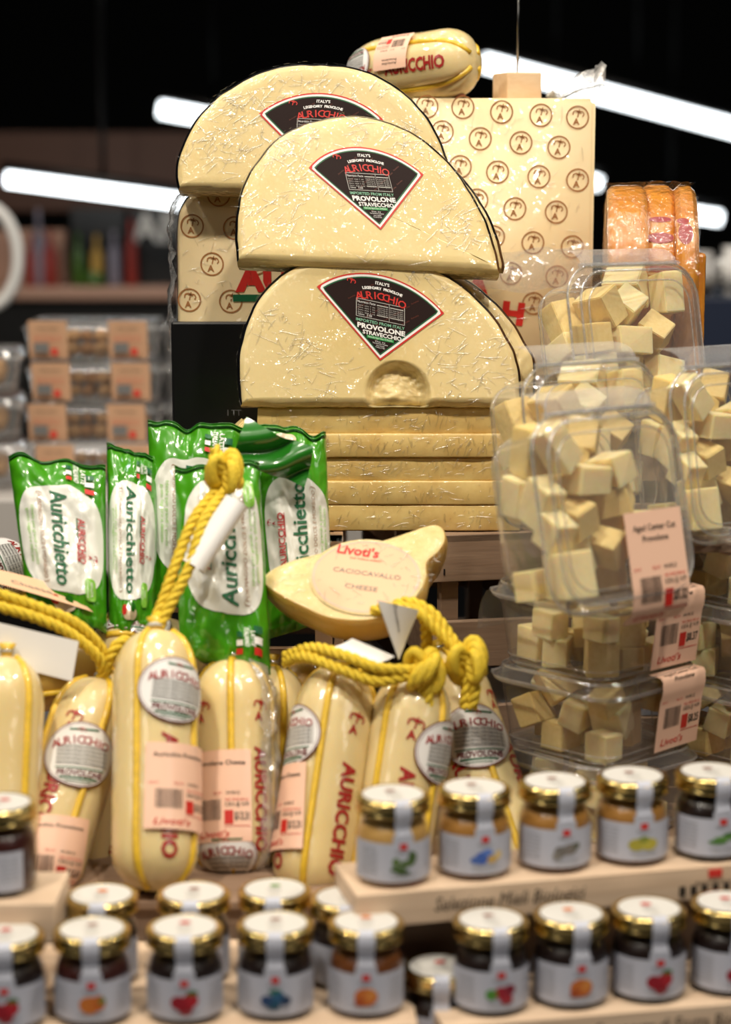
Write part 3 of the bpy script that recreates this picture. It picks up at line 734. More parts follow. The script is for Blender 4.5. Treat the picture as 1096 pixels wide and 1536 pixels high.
def knot(c, r, rs, axis=Vector((0, 0, 1)), squash=1.0, mat='rope'):
    """an overhand knot of doubled rope pulled tight into a lump"""
    m = MB(); rnd = random.Random(rs); q = axis.normalized().to_track_quat('Z', 'Y')
    for k in range(3):
        pts = []
        for i in range(44):
            t = 2 * pi * i / 44
            p = Vector((sin(t) + 1.3 * sin(2 * t), cos(t) - 1.3 * cos(2 * t), -1.15 * sin(3 * t))) * (r * .33)
            p = Matrix.Rotation(k * .42, 3, 'Z') @ p; p.z = p.z * 1.25 * squash + (k - 1) * r * .22
            pts.append(c + q @ p)
        m.tube(pts, r * .235, mat, n=8, closed=True)
    return m
def salami(Apx, Bpx, R, phi, label, texts=(0, 1, 2, 3), ovals=(), prices=(), skin='salami', clip='tie', lob=.05, neck_mat=None, group='sausage shaped cheeses on the display', bend=0.0, tz=None, cords=True):
    A, B = P(*Apx), P(*Bpx); s = Salami(A, B, R, phi, skin=skin, lobes=lob, bend=bend)
    root = empty('provolone_cheese', A); m = MB()
    ts = [0.0, .006, .02, .04, .06, .085, .11, .14, .18] + [.18 + .62 * i / 16 for i in range(1, 17)] + [.83, .86, .885, .91, .93, .95, .965, .98, .99, 1.0]
    ths = [2 * pi * j / 64 for j in range(64)]
    m.grid(lambda t, th: s.at(t, th), ts, ths, skin, cv=True)
    n0 = len(ts); m.F.append([j for j in range(64)]); m.I.append(0); m.S.append(True)
    for k in texts:
        th0 = phi + pi / 4 + k * pi / 2
        f = s.fn(.43, th0)
        g = lambda x, y, o=0, f=f: f(y, -x, o)          # lettering runs down the side
        L = s.L
        m.text('AURICCHIO', R * .36, 'red', g, L * .09, 0, .0004, width=L * .47, maxlen=.004, bold=.035)
        crown(m, lambda x, y, o=0, g=g: g(-L * .29 - y * .8, x * .8, o) if False else f(x, y + L * .31, o), R * .40, 'red', .0004)
    body = m.build('body'); obs = [body]
    if cords:
        for k in range(4):
            th = phi + k * pi / 2; mc = MB()
            mc.tube([s.at(t, th, .0006) for t in [.01 + .98 * i / 30 for i in range(31)]], [.0026] * 31, 'cord', n=7); obs.append(mc.build('cord'))
    mt = MB(); nk = R * .16
    mt.tube([B - s.w * .002, B + s.w * .004, B + s.w * .009], [nk, nk * .8, nk * 1.5], 'cord', n=12)
    obs.append(tag(mt.build('neck'), 'gathered yellow end'))
    mt = MB(); mt.tube([B + s.w * .0035 + (s.v * cos(a) + s.u * sin(a)) * nk * 1.05 for a in [2 * pi * i / 20 for i in range(20)]], .0013 if clip == 'clip' else .0018, 'wire_w' if clip == 'clip' else 'lgrey', n=6, closed=True)
    obs.append(mt.build('neck_clip'))
    for o in ovals: obs.append(oval_label(s, *o))
    for p in prices: obs.append(price_tag(s, *p))
    adopt(root, *obs); tag(root, label, 'cheese', group)
    return root, s
def rope_part(root, paths, r=.0042, name='hanging_rope', pitch=.02, knots=(), k=3):
    m = MB()
    for p in paths:
        q = strands(p, r, pitch=pitch, k=k); m.add(q.V, q.F, 'rope')
    o = m.build(name); adopt(root, o)
    for kk in knots:
        ko = knot(*kk).build('knot'); ko.parent = o; ko.matrix_parent_inverse = (Matrix.Translation(root.location)).inverted() @ Matrix.Translation(root.location)
    return o
def tag_paper(root, quad, mat='white', fold=0.0, writing=None, name='paper_tag', curve=.004):
    a, b, c, d = quad     # corners going round
    n = (b - a).cross(d - a).normalized()
    f = lambda u, v, off=0.0: a.lerp(b, u).lerp(d.lerp(c, u), v) + n * (off + curve * sin(pi * u) + fold * sin(pi * v))
    m = MB(); m.patch(f, 0, 1, 0, 1, mat, n=12); m.patch(f, 0, 1, 0, 1, mat, n=12, off=-.0005)
    if writing:
        for (s_, x, y, h, w) in writing: m.text(s_, h, 'grey', f, x, y, .0005, width=w); m.text(s_, h, 'grey', f, x, y, -.001, width=w)
    o = m.build(name); adopt(root, o); return tag(o, 'blank white paper tag' if mat == 'white' and not writing else 'paper tag with printing')
SB = .957           # top of the board the sausages stand on
def bot(px, Y, R): # bottom point resting on the board
    return (px, 768 + FP * math.tan(math.atan((CZ - SB) / Y) - PITCH), Y)
R0 = .0272
G = 'sausage shaped cheeses on the display'
# front one with the big knot above
r1, s1 = salami((232, 1338, 1.285), (234, 946, 1.365), R0 * 1.08, radians(-26), 'front sausage shaped cheese, upright, its rope rising to a large knot', texts=(0,), ovals=[(.735, radians(27), -.10)], prices=[(.37, radians(34), .048, .058, 'Auricchio Provolone', -.02)], clip='tie', lob=.045)
B = s1.B
kp = P(337, 708, 1.42)
rp = rope_part(r1, [[B + Vector((-.002, 0, .003)), P(243, 905, 1.375), P(262, 850, 1.385), P(290, 780, 1.40), kp + Vector((-.004, 0, -.01)), kp],
                    [B + Vector((.002, 0, .003)), P(256, 905, 1.37), P(284, 850, 1.38), P(306, 780, 1.395), kp + Vector((.002, 0, -.01)), kp],
                    [kp, P(330, 690, 1.42), P(322, 672, 1.425)]], .0040, knots=[(kp, .0155, 2, Vector((-.3, 0, 1)), 1.2)])
tg = P(330, 760, 1.392)
def tube_tag(root, a, b, r, mat='white'):
    m = MB(); w = (b - a).normalized(); v = Vector((0, -1, 0)); v = (v - w * v.dot(w)).normalized(); u = w.cross(v)
    m.grid(lambda t, th: a.lerp(b, t) + (v * cos(th) + u * sin(th)) * r * (1 + .15 * sin(th * 2)), [i / 8 for i in range(9)], [-2.4 + 4.8 * j / 20 for j in range(21)], mat)
    m.grid(lambda t, th: a.lerp(b, t) + (v * cos(th) + u * sin(th)) * (r - .0004) * (1 + .15 * sin(th * 2)), [i / 8 for i in range(9)], [-2.4 + 4.8 * j / 20 for j in range(21)], mat)
    o = m.build('paper_tag'); adopt(root, o); tag(o, 'white paper tag rolled round the rope')
tube_tag(r1, P(290, 850, 1.383), P(355, 752, 1.40), .0085)
# second, leaning right
r2, s2 = salami((50, 1345, 1.31), (152, 1022, 1.40), R0 * 1.05, radians(22), 'sausage shaped cheese leaning right beside the front one, white oval label in its middle', texts=(1, 2, 3), ovals=[(.60, radians(2), .22, .025, .0235)], prices=[(.16, radians(8), .046, .052, 'Auricchio Provolone', .22)], clip='tie')
B = s2.B
rope_part(r2, [[B, P(158, 985, 1.40), P(120, 940, 1.39), P(60, 912, 1.38), P(-20, 885, 1.37)], [B, P(150, 990, 1.39), P(105, 950, 1.382), P(50, 925, 1.375), P(-20, 905, 1.365)],
               [B, P(165, 985, 1.395), P(185, 962, 1.40), P(215, 975, 1.41)]], .0042)
# third, behind between
r3, s3 = salami((122, 1345, 1.375), (205, 1000, 1.455), R0, radians(-10), 'sausage shaped cheese mostly hidden between the leaning one and the front one', texts=(0, 2, 3))
# fourth, upright with a metal clip
r4, s4 = salami((352, 1318, 1.345), (348, 990, 1.41), R0 * 1.04, radians(-3), 'upright sausage shaped cheese with metal clip and peach label, right of the front one', texts=(0, 1, 3), ovals=[(.045, radians(-14), 0)], prices=[(.35, radians(-17), .040, .064, 'Provolone Cheese', 0.0)], clip='clip')
m = MB(); m.grid(lambda t, th: (lambda q: q + noise.noise_vector(q * 130) * .003)(s4.at(t, th, .003 + .003 * sin(pi * (th - .7) / .9))), [.04 + .94 * i / 60 for i in range(61)], [.7 + .9 * j / 14 for j in range(15)], 'film')
fo = m.build('loose_film'); adopt(r4, fo); tag(fo, 'crinkled clear film')
r4b, s4b = salami((402, 1330, 1.40), (408, 1000, 1.45), R0, radians(20), 'sausage shaped cheese showing only a yellow corded edge behind the clipped upright one', texts=(0,), clip='clip')
# fifth, tilted right
r5, s5 = salami((462, 1352, 1.325), (513, 1000, 1.395), R0 * 1.06, radians(-14), 'sausage shaped cheese tilted right with long red lettering, oval label on its left side', texts=(0, 3), ovals=[(.66, radians(-66), 0.12)], prices=[(.36, radians(-62), .04, .06, 'Provolone Cheese', .1)], clip='clip')
B = s5.B
# sixth
r6, s6 = salami((575, 1352, 1.335), (626, 1008, 1.388), R0 * 1.06, radians(-38), 'sausage shaped cheese directly beneath the hanging knots', texts=(0, 3), ovals=[(.66, radians(62), 0.0)], clip='tie')
k1 = P(636, 1005, 1.365); k2 = P(700, 992, 1.375)
rope_part(r6, [[P(428, 985, 1.40), P(470, 972, 1.375), P(520, 985, 1.355), P(570, 1003, 1.35), k1], [P(428, 992, 1.40), P(460, 985, 1.375), P(515, 1005, 1.355), P(570, 1022, 1.35), k1],
               [k1, P(640, 1030, 1.36), P(642, 1072, 1.36)], [k1, P(632, 1035, 1.362), P(630, 1070, 1.362)]], .0042, knots=[(k1, .0165, 4, Vector((.2, 0, 1)), 1.1)])
# seventh, facing front with oval
r7, s7 = salami((782, 1345, 1.365), (658, 980, 1.46), R0 * 1.06, radians(20), 'sausage shaped cheese leaning left with its white oval label facing front, beside the stacked tubs', texts=(0, 2, 3), ovals=[(.60, radians(14), -.25, .026, .024)], clip='clip')
rope_part(r7, [[P(540, 945, 1.42), P(565, 915, 1.40), P(620, 915, 1.385), P(655, 945, 1.38), k2], [P(545, 950, 1.42), P(600, 905, 1.40), P(645, 918, 1.39), P(678, 960, 1.38), k2],
               [k2, P(712, 1030, 1.37), P(706, 1062, 1.37)], [k2, P(700, 1030, 1.372), P(697, 1062, 1.372)], [P(640, 975, 1.40), P(637, 930, 1.395), P(620, 915, 1.385)]], .0042, knots=[(k2, .0170, 6, Vector((-.4, 0, 1)), 1.1)])
tag_paper(r7, [P(494, 972, 1.365), P(528, 958, 1.37), P(592, 985, 1.36), P(558, 996, 1.355)], curve=.002)
tag_paper(r7, [P(566, 900, 1.35), P(598, 990, 1.36), P(612, 955, 1.375), P(628, 915, 1.375)], curve=.0, writing=[('Provolone', .3, .4, .12, .6)])
# eighth, cut by the left edge
r8, s8 = salami((-5, 1290, 1.30), (10, 985, 1.35), R0, radians(38), 'sausage shaped cheese cut off by the left edge, tied with a metal clip', texts=(1, 2), clip='clip')
tag_paper(r8, [P(-40, 925, 1.355), P(118, 962, 1.365), P(108, 1022, 1.36), P(-40, 985, 1.35)], curve=.003)
# dim ones lying behind
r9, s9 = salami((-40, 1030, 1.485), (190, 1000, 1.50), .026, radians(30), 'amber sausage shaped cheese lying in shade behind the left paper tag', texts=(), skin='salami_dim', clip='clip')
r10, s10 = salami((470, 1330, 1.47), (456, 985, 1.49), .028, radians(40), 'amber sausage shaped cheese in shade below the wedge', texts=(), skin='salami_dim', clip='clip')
r11, s11 = salami((-60, 868, 1.53), (45, 850, 1.56), .0285, radians(60), 'cheese cut off at the left edge behind the first green pouch, oval label showing', texts=(), ovals=[(.62, radians(-12), pi / 2 - 1.4, .026, .023)], clip='clip')
tag_paper(r11, [P(-30, 868, 1.42), P(140, 918, 1.43), P(95, 880, 1.44), P(-30, 848, 1.43)], mat='peach2', curve=.001, writing=[('Cheese', .5, .4, .2, .4)])
r12, s12 = salami((150, 955, 1.445), (300, 990, 1.50), .026, radians(70), 'sausage shaped cheese lying behind the front one, only its oval label top showing', texts=(), ovals=[(.25, radians(-60), 1.5, .024, .02)])
r13, s13 = salami((335, 1365, 1.275), (300, 1330, 1.40), .024, radians(10), 'cheese lying low behind the gold lids, only its oval label showing', texts=(), cords=False) if False else (None, None)
# the one lying on top of the tall block
r0, s0 = salami((713, 90, 1.80), (532, 116, 1.88), .0310, radians(-38), 'sausage shaped cheese lying on its side on top of the tall printed block', texts=(0, 3), ovals=[(.82, radians(20), pi / 2 + .1, .017, .017)], prices=[(.52, radians(36), .036, .034, 'Auricchio|Provolone', pi / 2)], clip='clip', lob=.09)
# ------------------------------------------------------------------ green pouches
M['green_t'] = simple('dark green lettering', '#12603a', .6)
M['red_t'] = simple('red lettering', '#b01c20', .6)
def pouch(corners, T, label, seed, flip=False, up_text=False, white=(0, -.06, .94, .64), group='green cheese pouches', txt=True, pill=(.62, -.62), front_plane_off=0):
    """corners: top left, top right, bottom right, bottom left as (px, py, Y)"""
    tl, tr, br, bl = [P(*c) for c in corners]
    n = ((br - bl).cross(tl - bl)).normalized()
    if n.y > 0: n = -n
    sd = Vector((seed * 3.1, seed * 1.7, 0)); W = (tr - tl).length; H = (tl - bl).length
    def at(u, v, side=1, off=0.0):
        waist = 1 - .10 * (1 - v * v) * abs(u) * 0
        p = bl.lerp(br, (u * waist + 1) / 2).lerp(tl.lerp(tr, (u + 1) / 2), (v + 1) / 2)
        b = T * max(0, 1 - abs(u) ** 2.6) ** .55 * max(0, 1 - abs(v) ** 3.4) ** .6
        q = Vector((u * 2.0, v * 2.4, side)) + sd
        wr = noise.noise(q * 1.3) * .0035 * (1 - abs(u) ** 4) + noise.noise(q * 3.1) * .0016
        if abs(v) > .66: wr += (abs(v) - .66) * .028 * noise.noise(Vector((u * 3.4, v * .8, seed)))
        crim = .0012 * sin(v * 160) if abs(v) > .93 else 0
        r_ = noise.noise(Vector((u * 1.6, seed, v))) * .008 * max(0, abs(v) - .5)
        return p + n * (side * b + wr + r_ + side * (off + .0005) + crim) + (tl - bl).normalized() * (.006 * noise.noise(Vector((u * 2.2, seed * 5, 0))) * max(0, v))
    us = [-1 + 2 * i / 44 for i in range(45)]; vs = [-1 + 2 * j / 90 for j in range(91)]
    root = empty('cheese_pouch', (bl + br) / 2)
    m = MB(); m.grid(lambda u, v: at(u, v, 1), us, vs, 'bag_green'); m.grid(lambda u, v: at(u, v, -1), us, vs, 'bag_green')
    f = lambda x, y, off=0.0: at(max(-1, min(1, x)), max(-1, min(1, y)), 1, off * 2.2)
    cx, cy, a, b = white
    m.oval(f, cx, cy, a, b, 'bag_white', .0003, n=96, rings=30, p=3.2)
    m.patch(f, -1, 1, .93, 1, 'bag_dark', n=30, off=.0003)
    if txt:
        # design coordinates: X along the pouch (reading direction), Y across
        s_ = -1 if not up_text else 1
        k = W / H
        g = lambda X, Y, o=0.0: f(cx + (Y if s_ < 0 else -Y) , cy + s_ * X * k, o)
        # X and Y are in half width units
        Ln = 2 * b / k
        m.text('Auricchietto', .36, M['green_t'], g, 0.0, -.02 if s_ < 0 else -.05, .0007, width=Ln * .90, maxlen=.06, bold=.02)
        m.text('FORMAGGIO DOLCE E MORBIDO', .095, 'bag_brown', g, 0, -.44, .0009, width=Ln * .80, maxlen=.06)
        m.oval(g, 0, -.44, Ln * .43, .095, 'bag_brown', .0006, n=80, rings=1, inner=.985, p=6)
        m.text('Ideale per grandi e piccini', .07, 'lgreen', g, 0, -.62, .0009, width=Ln * .55, maxlen=.06)
        m.text('gusto leggero e delicato', .07, 'lgreen', g, 0, -.73, .0009, width=Ln * .50, maxlen=.06)
        m.text('AURICCHIO', .16, 'red_t', g, 0, .46, .0009, width=Ln * .42, maxlen=.06, bold=.02)
        m.patch(g, -Ln * .21, -Ln * .02, .36 - .015, .36 + .015, 'green', off=.0009, step=.05)
        m.patch(g, Ln * .02, Ln * .21, .36 - .015, .36 + .015, 'red', off=.0009, step=.05)
        crown(m, lambda x, y, o=0: g(Ln * .14 + x, .70 + y, o), .16, 'red', .0009)
        # pill and flags and small print
        px_, py_ = (pill[0], pill[1]) if s_ < 0 else (pill[0], -pill[1])
        m.oval(f, px_, py_, .13, .13, 'lgreen', .0009, n=32, rings=5, p=4)
        m.text('SENZA', .06, 'white', lambda x, y, o=0: f(px_ + y, py_ - x * k, o), 0, .03, .0013, width=.3, maxlen=.06)
        m.text('Conservanti', .06, 'white', lambda x, y, o=0: f(px_ + y, py_ - x * k, o), 0, -.06, .0013, width=.36, maxlen=.06)
        e = s_ * -1
        for (x, y, w_, h_) in ((.24, .78 * e, .12, .075), (.66, .72 * e, .2, .10)):
            for q, c in enumerate(('green', 'white', 'redb')):
                y1 = y + h_ * (1 - q) - h_ * .5; m.patch(f, x - w_ / 2, x + w_ / 2, y1 - h_ * .3, y1 + h_ * .36, c, off=.0011, step=.04)
        m.text('LATTE', .10, 'white', lambda x, y, o=0: f(.47 + y, .76 * e - x * k, o), 0, .06, .0012, width=.34, maxlen=.06, bold=.03)
        m.text('ITALIANO', .10, 'white', lambda x, y, o=0: f(.47 + y, .76 * e - x * k, o), 0, -.08, .0012, width=.42, maxlen=.06, bold=.03)
        m.oval(f, -.05, -.84 * e, .28, .07, 'bag_beige', .0009, n=30, rings=5); m.oval(f, -.28, -.80 * e, .10, .05, 'redb', .0010, n=24, rings=3, p=3)
        m.oval(f, .08, -.78 * e, .10, .05, 'bag_dark', .0010, n=24, rings=3)
    o = m.build('pouch_body'); adopt(root, o)
    return tag(root, label, 'cheese pouch', group)
pouch([(12, 684, 1.50), (158, 700, 1.50), (160, 948, 1.435), (44, 925, 1.435)], .017, 'leftmost green and white pouch with the long green name reading downwards', 1)
pouch([(160, 664, 1.515), (238, 690, 1.525), (232, 945, 1.445), (163, 955, 1.44)], .015, 'narrow green and white pouch turned sideways, second from the left', 2, pill=(.55, -.66))
pouch([(222, 634, 1.535), (368, 640, 1.535), (340, 930, 1.48), (228, 900, 1.48)], .015, 'green pouch standing behind the knotted rope, top seal bent over', 3)
pouch([(262, 700, 1.475), (388, 696, 1.475), (408, 1010, 1.415), (270, 985, 1.405)], .018, 'large green and white pouch in front, lettering reading upwards, just behind the rope', 4, up_text=True, white=(0, .12, .88, .68))
pouch([(366, 632, 1.53), (488, 650, 1.53), (500, 930, 1.49), (398, 960, 1.48)], .015, 'rightmost green pouch beside the stacked slabs, with a crumpled dark green top', 5, up_text=True, white=(.12, -.14, .86, .62), pill=(-.05, .52))
# crumpled seal flap of the last pouch
fl = bpy.data.objects['cheese_pouch.004']
m = MB()
def flap(u, v):
    a, b, c, d = P(368, 628, 1.50), P(470, 668, 1.49), P(455, 730, 1.495), P(352, 690, 1.485)
    p = a.lerp(b, u).lerp(d.lerp(c, u), v); return p + Vector((0, -.012 * abs(sin(2.2 * pi * (u * .6 + v * .5))), 0)) + noise.noise_vector(p * 28) * .006
m.grid(flap, [i / 24 for i in range(25)], [i / 20 for i in range(21)], 'bag_dark')
o = m.build('folded_seal'); adopt(fl, o); tag(o, 'folded dark green top seal')
# small pale wedge peeking out
root_p = P(345, 640, 1.57); m = MB()
bmw = bmesh.new(); bmesh.ops.create_cube(bmw, size=1)
for v in bmw.verts: v.co = Vector((v.co.x * .022, v.co.y * .03, v.co.z * .05)); v.co.x *= (1.0 if v.co.z < 0 else .55)
bmesh.ops.bevel(bmw, geom=bmw.edges, offset=.002, segments=2, affect='EDGES')
m.bm(bmw, 'cacio', Matrix.Translation(root_p + Vector((0, 0, -.018))) @ Matrix.Rotation(.75, 4, 'Y') @ Matrix.Rotation(.3, 4, 'Z'), True)
tag(m.build('cheese_wedge'), 'small pale cheese corner peeking out above the green pouches', 'cheese')

# ------------------------------------------------------------------ the cut cheese with the round price label
nC = Vector((-.10, -.64, .76)); C0 = P(540, 880, 1.42); plC = Plane(C0, nC)
out = [(394, 872), (402, 856), (436, 840), (480, 828), (530, 818), (575, 808), (615, 796), (648, 785), (664, 790), (668, 808), (657, 826), (641, 842), (640, 866), (630, 890), (606, 912), (570, 926), (530, 930), (490, 925), (455, 910), (420, 892)]
O = smoothline([Vector((x, y, 0)) for x, y in out], 4, closed=True); O = [plC.q(p.x, p.y) for p in O]; N = len(O); c = sum(O, Vector()) / N
n = plC.n; V = []; prof = [(.012, 0), (.004, .0003), (.001, .0012), (0, .003), (-.001, .010), (.001, .021), (.006, .033), (.014, .043), (.026, .050), (.038, .053)]
for ins, d in prof:
    for p in O:
        r = (p - c); L = r.length; V.append(c + r * max(.02, (L - ins) / L) - n * (d + .0006 * noise.noise(p * 60)))
face = []; body = []
for a in range(len(prof) - 1):
    for i in range(N): (face if a < 2 else body).append([a * N + i, (a + 1) * N + i, (a + 1) * N + (i + 1) % N, a * N + (i + 1) % N])
face.append(list(range(N))); body.append([(len(prof) - 1) * N + i for i in range(N)][::-1])
root = empty('cut_cheese', (c.x, c.y, c.z - .04)); m = MB(); m.add(V, face, 'cacio'); m.add(V, body, 'cacio_b'); b1 = m.build('body')
xv = (plC.q(640, 905) - plC.q(450, 875)); xv = (plC.q(600, 872) - plC.q(500, 858)).normalized(); yv = n.cross(xv).normalized()
if yv.z < 0: yv = -yv
lc = plC.q(549, 866, .0008); f = flat(lc, xv, yv); fsgn = 1 if xv.cross(yv).normalized().dot(n) > 0 else -1
g = lambda x, y, o=0: f(x, y, o * fsgn)
m = MB(); a_ = (plC.q(632, 878) - plC.q(470, 856)).length / 2; b_ = (plC.q(549, 812) - plC.q(545, 920)).length / 2 * 1.0
m.oval(g, 0, 0, a_ * 1.04, b_ * 1.04, 'cacio', .0001); m.oval(g, 0, 0, a_, b_, 'peach2', .0003, n=60)
m.oval(g, 0, 0, a_ * .96, b_ * .96, 'lgrey', .0005, n=60, rings=1, inner=.985)
m.text("Livoti's", b_ * .24, 'redb', g, -a_ * .28, b_ * .66, .0006, bold=.03); m.text('OLD WORLD MARKET', b_ * .05, 'redb', g, -a_ * .1, b_ * .45, .0006)
m.text('CACIOCAVALLO', b_ * .12, 'grey', g, 0, b_ * .08, .0006, width=a_ * 1.25); m.text('CHEESE', b_ * .12, 'grey', g, -a_ * .02, -b_ * .32, .0006, width=a_ * .6)
b2 = m.build('round_label'); tag(b2, 'pale peach oval label with red heading')
cf = creases('cling_film', g, lambda rs: (lambda x, y: (x, y) if (x / a_) ** 2 + (y / b_) ** 2 > .15 else None)(rs.uniform(-a_ * 1.5, a_ * 1.2), rs.uniform(-b_ * .75, b_ * .95)), 90, 5, .003, .02, off=.0008)
adopt(root, b1, b2, cf)
tag(root, 'cut half of a yellow cheese with a big peach oval label on its pale face', 'cheese')

# ------------------------------------------------------------------ clear hinged tubs with cheese cubes
def rrect(a, b, r, n=7):
    pts = []
    for cx, cy, a0 in ((a - r, b - r, 0), (-a + r, b - r, pi / 2), (-a + r, -b + r, pi), (a - r, -b + r, 3 * pi / 2)):
        pts += [(cx + r * cos(a0 + pi / 2 * i / n), cy + r * sin(a0 + pi / 2 * i / n)) for i in range(n + 1)]
    return pts
def loft(m, levels, mat, cap=True):
    V = []; N = 0
    for a, z, r in levels:
        q = rrect(a, a, r); N = len(q); V += [(x, y, z) for x, y in q]
    F = []
    for i in range(len(levels) - 1):
        for k in range(N): F.append([i * N + k, i * N + (k + 1) % N, (i + 1) * N + (k + 1) % N, (i + 1) * N + k])
    if cap == 'first': F.append(list(range(N))[::-1])
    if cap == 'last': F.append([(len(levels) - 1) * N + k for k in range(N)])
    m.add(V, F, mat)
TUBH = .052
m = MB(); loft(m, [(.047, .0, .016), (.050, .002, .018), (.0515, .008, .020), (.0555, TUBH - .008, .021), (.0560, TUBH - .005, .021), (.0575, TUBH - .004, .022), (.0600, TUBH - .0005, .023), (.0612, TUBH - .0005, .024), (.0612, TUBH + .0002, .024)], 'clear', 'first')
def rim(m, a, z, r, w): m.tube([(x, y, z) for x, y in rrect(a, a, r)], w, 'clear_rim', n=6, closed=True)
rim(m, .0490, .0015, .017, .0009); rim(m, .0512, .007, .019, .0005); rim(m, .0605, TUBH - .001, .024, .0008)
TUB = m.build('tub', mesh_only=True)
m = MB(); loft(m, [(.0616, TUBH - .001, .024), (.0616, TUBH + .0012, .024), (.0585, TUBH + .0014, .023), (.0572, TUBH + .0075, .022), (.0555, TUBH + .0088, .022), (.0530, TUBH + .0088, .021), (.0520, TUBH + .0068, .020), (.0495, TUBH + .0064, .019), (.0485, TUBH + .0078, .018), (.0470, TUBH + .0078, .017)], 'clear', 'last')
rim(m, .0560, TUBH + .0088, .022, .0010); rim(m, .0482, TUBH + .0078, .018, .0007); rim(m, .0615, TUBH + .0012, .024, .0008)
LID = m.build('lid', mesh_only=True)
m = MB(); m.grid(lambda x, t: Vector((x, .0605 + .017 * sin(t * 1.5), TUBH + .001 - .034 * t * t)), [-.046 + .092 * i / 12 for i in range(13)], [j / 8 for j in range(9)], 'clear_hinge'); m.box((.096, .003, .003), 'clear_hinge', loc=(0, .0618, TUBH + .0005), bevel=.0008)
HINGE = m.build('hinge', mesh_only=True)
def path_fn(path, cx):
    L = [0]
    for i in range(1, len(path)): L.append(L[-1] + math.dist(path[i], path[i - 1]))
    tot = L[-1]
    def f(x, y, off=0.0):
        s_ = max(0, min(tot, tot / 2 - y))
        for i in range(1, len(path)):
            if s_ <= L[i] + 1e-9: break
        t = (s_ - L[i - 1]) / max(1e-9, L[i] - L[i - 1]); (a, b), (c, d) = path[i - 1], path[i]
        ny, nz = (b - d), (c - a); q = math.hypot(ny, nz); ny, nz = ny / q, nz / q
        if ny > 0 and nz < 0: ny, nz = -ny, -nz
        return Vector((cx + x, a + (c - a) * t + ny * off * -1 * -1, b + (d - b) * t + nz * off))
    return f, tot
def tub_label(kind, price):
    m = MB()
    if kind == 'lid': path = [(-.004, TUBH + .0098), (-.054, TUBH + .0098), (-.066, TUBH + .0065), (-.073, TUBH - .004)]; w = .050; cx = .024
    else: path = [(-.050, TUBH + .0095), (-.0635, TUBH + .0085), (-.0640, TUBH - .003), (-.0615, TUBH - .010), (-.0570, .004)]; w = .052; cx = .022
    path = [(-a if False else a, b) for a, b in path]
    f, tot = path_fn(path, cx)
    g = lambda x, y, o=0.0: f(x, y, 0) + Vector((0, -o, o))
    draw_price(m, g, w, tot, 'Aged Center Cut|Provolone', price=price)
    return m.build('price_label', mesh_only=True)
LAB_L, LAB_S = tub_label('lid', '$5.32'), tub_label('side', '$8.37')
LAB_S2 = tub_label('side', '$8.25')
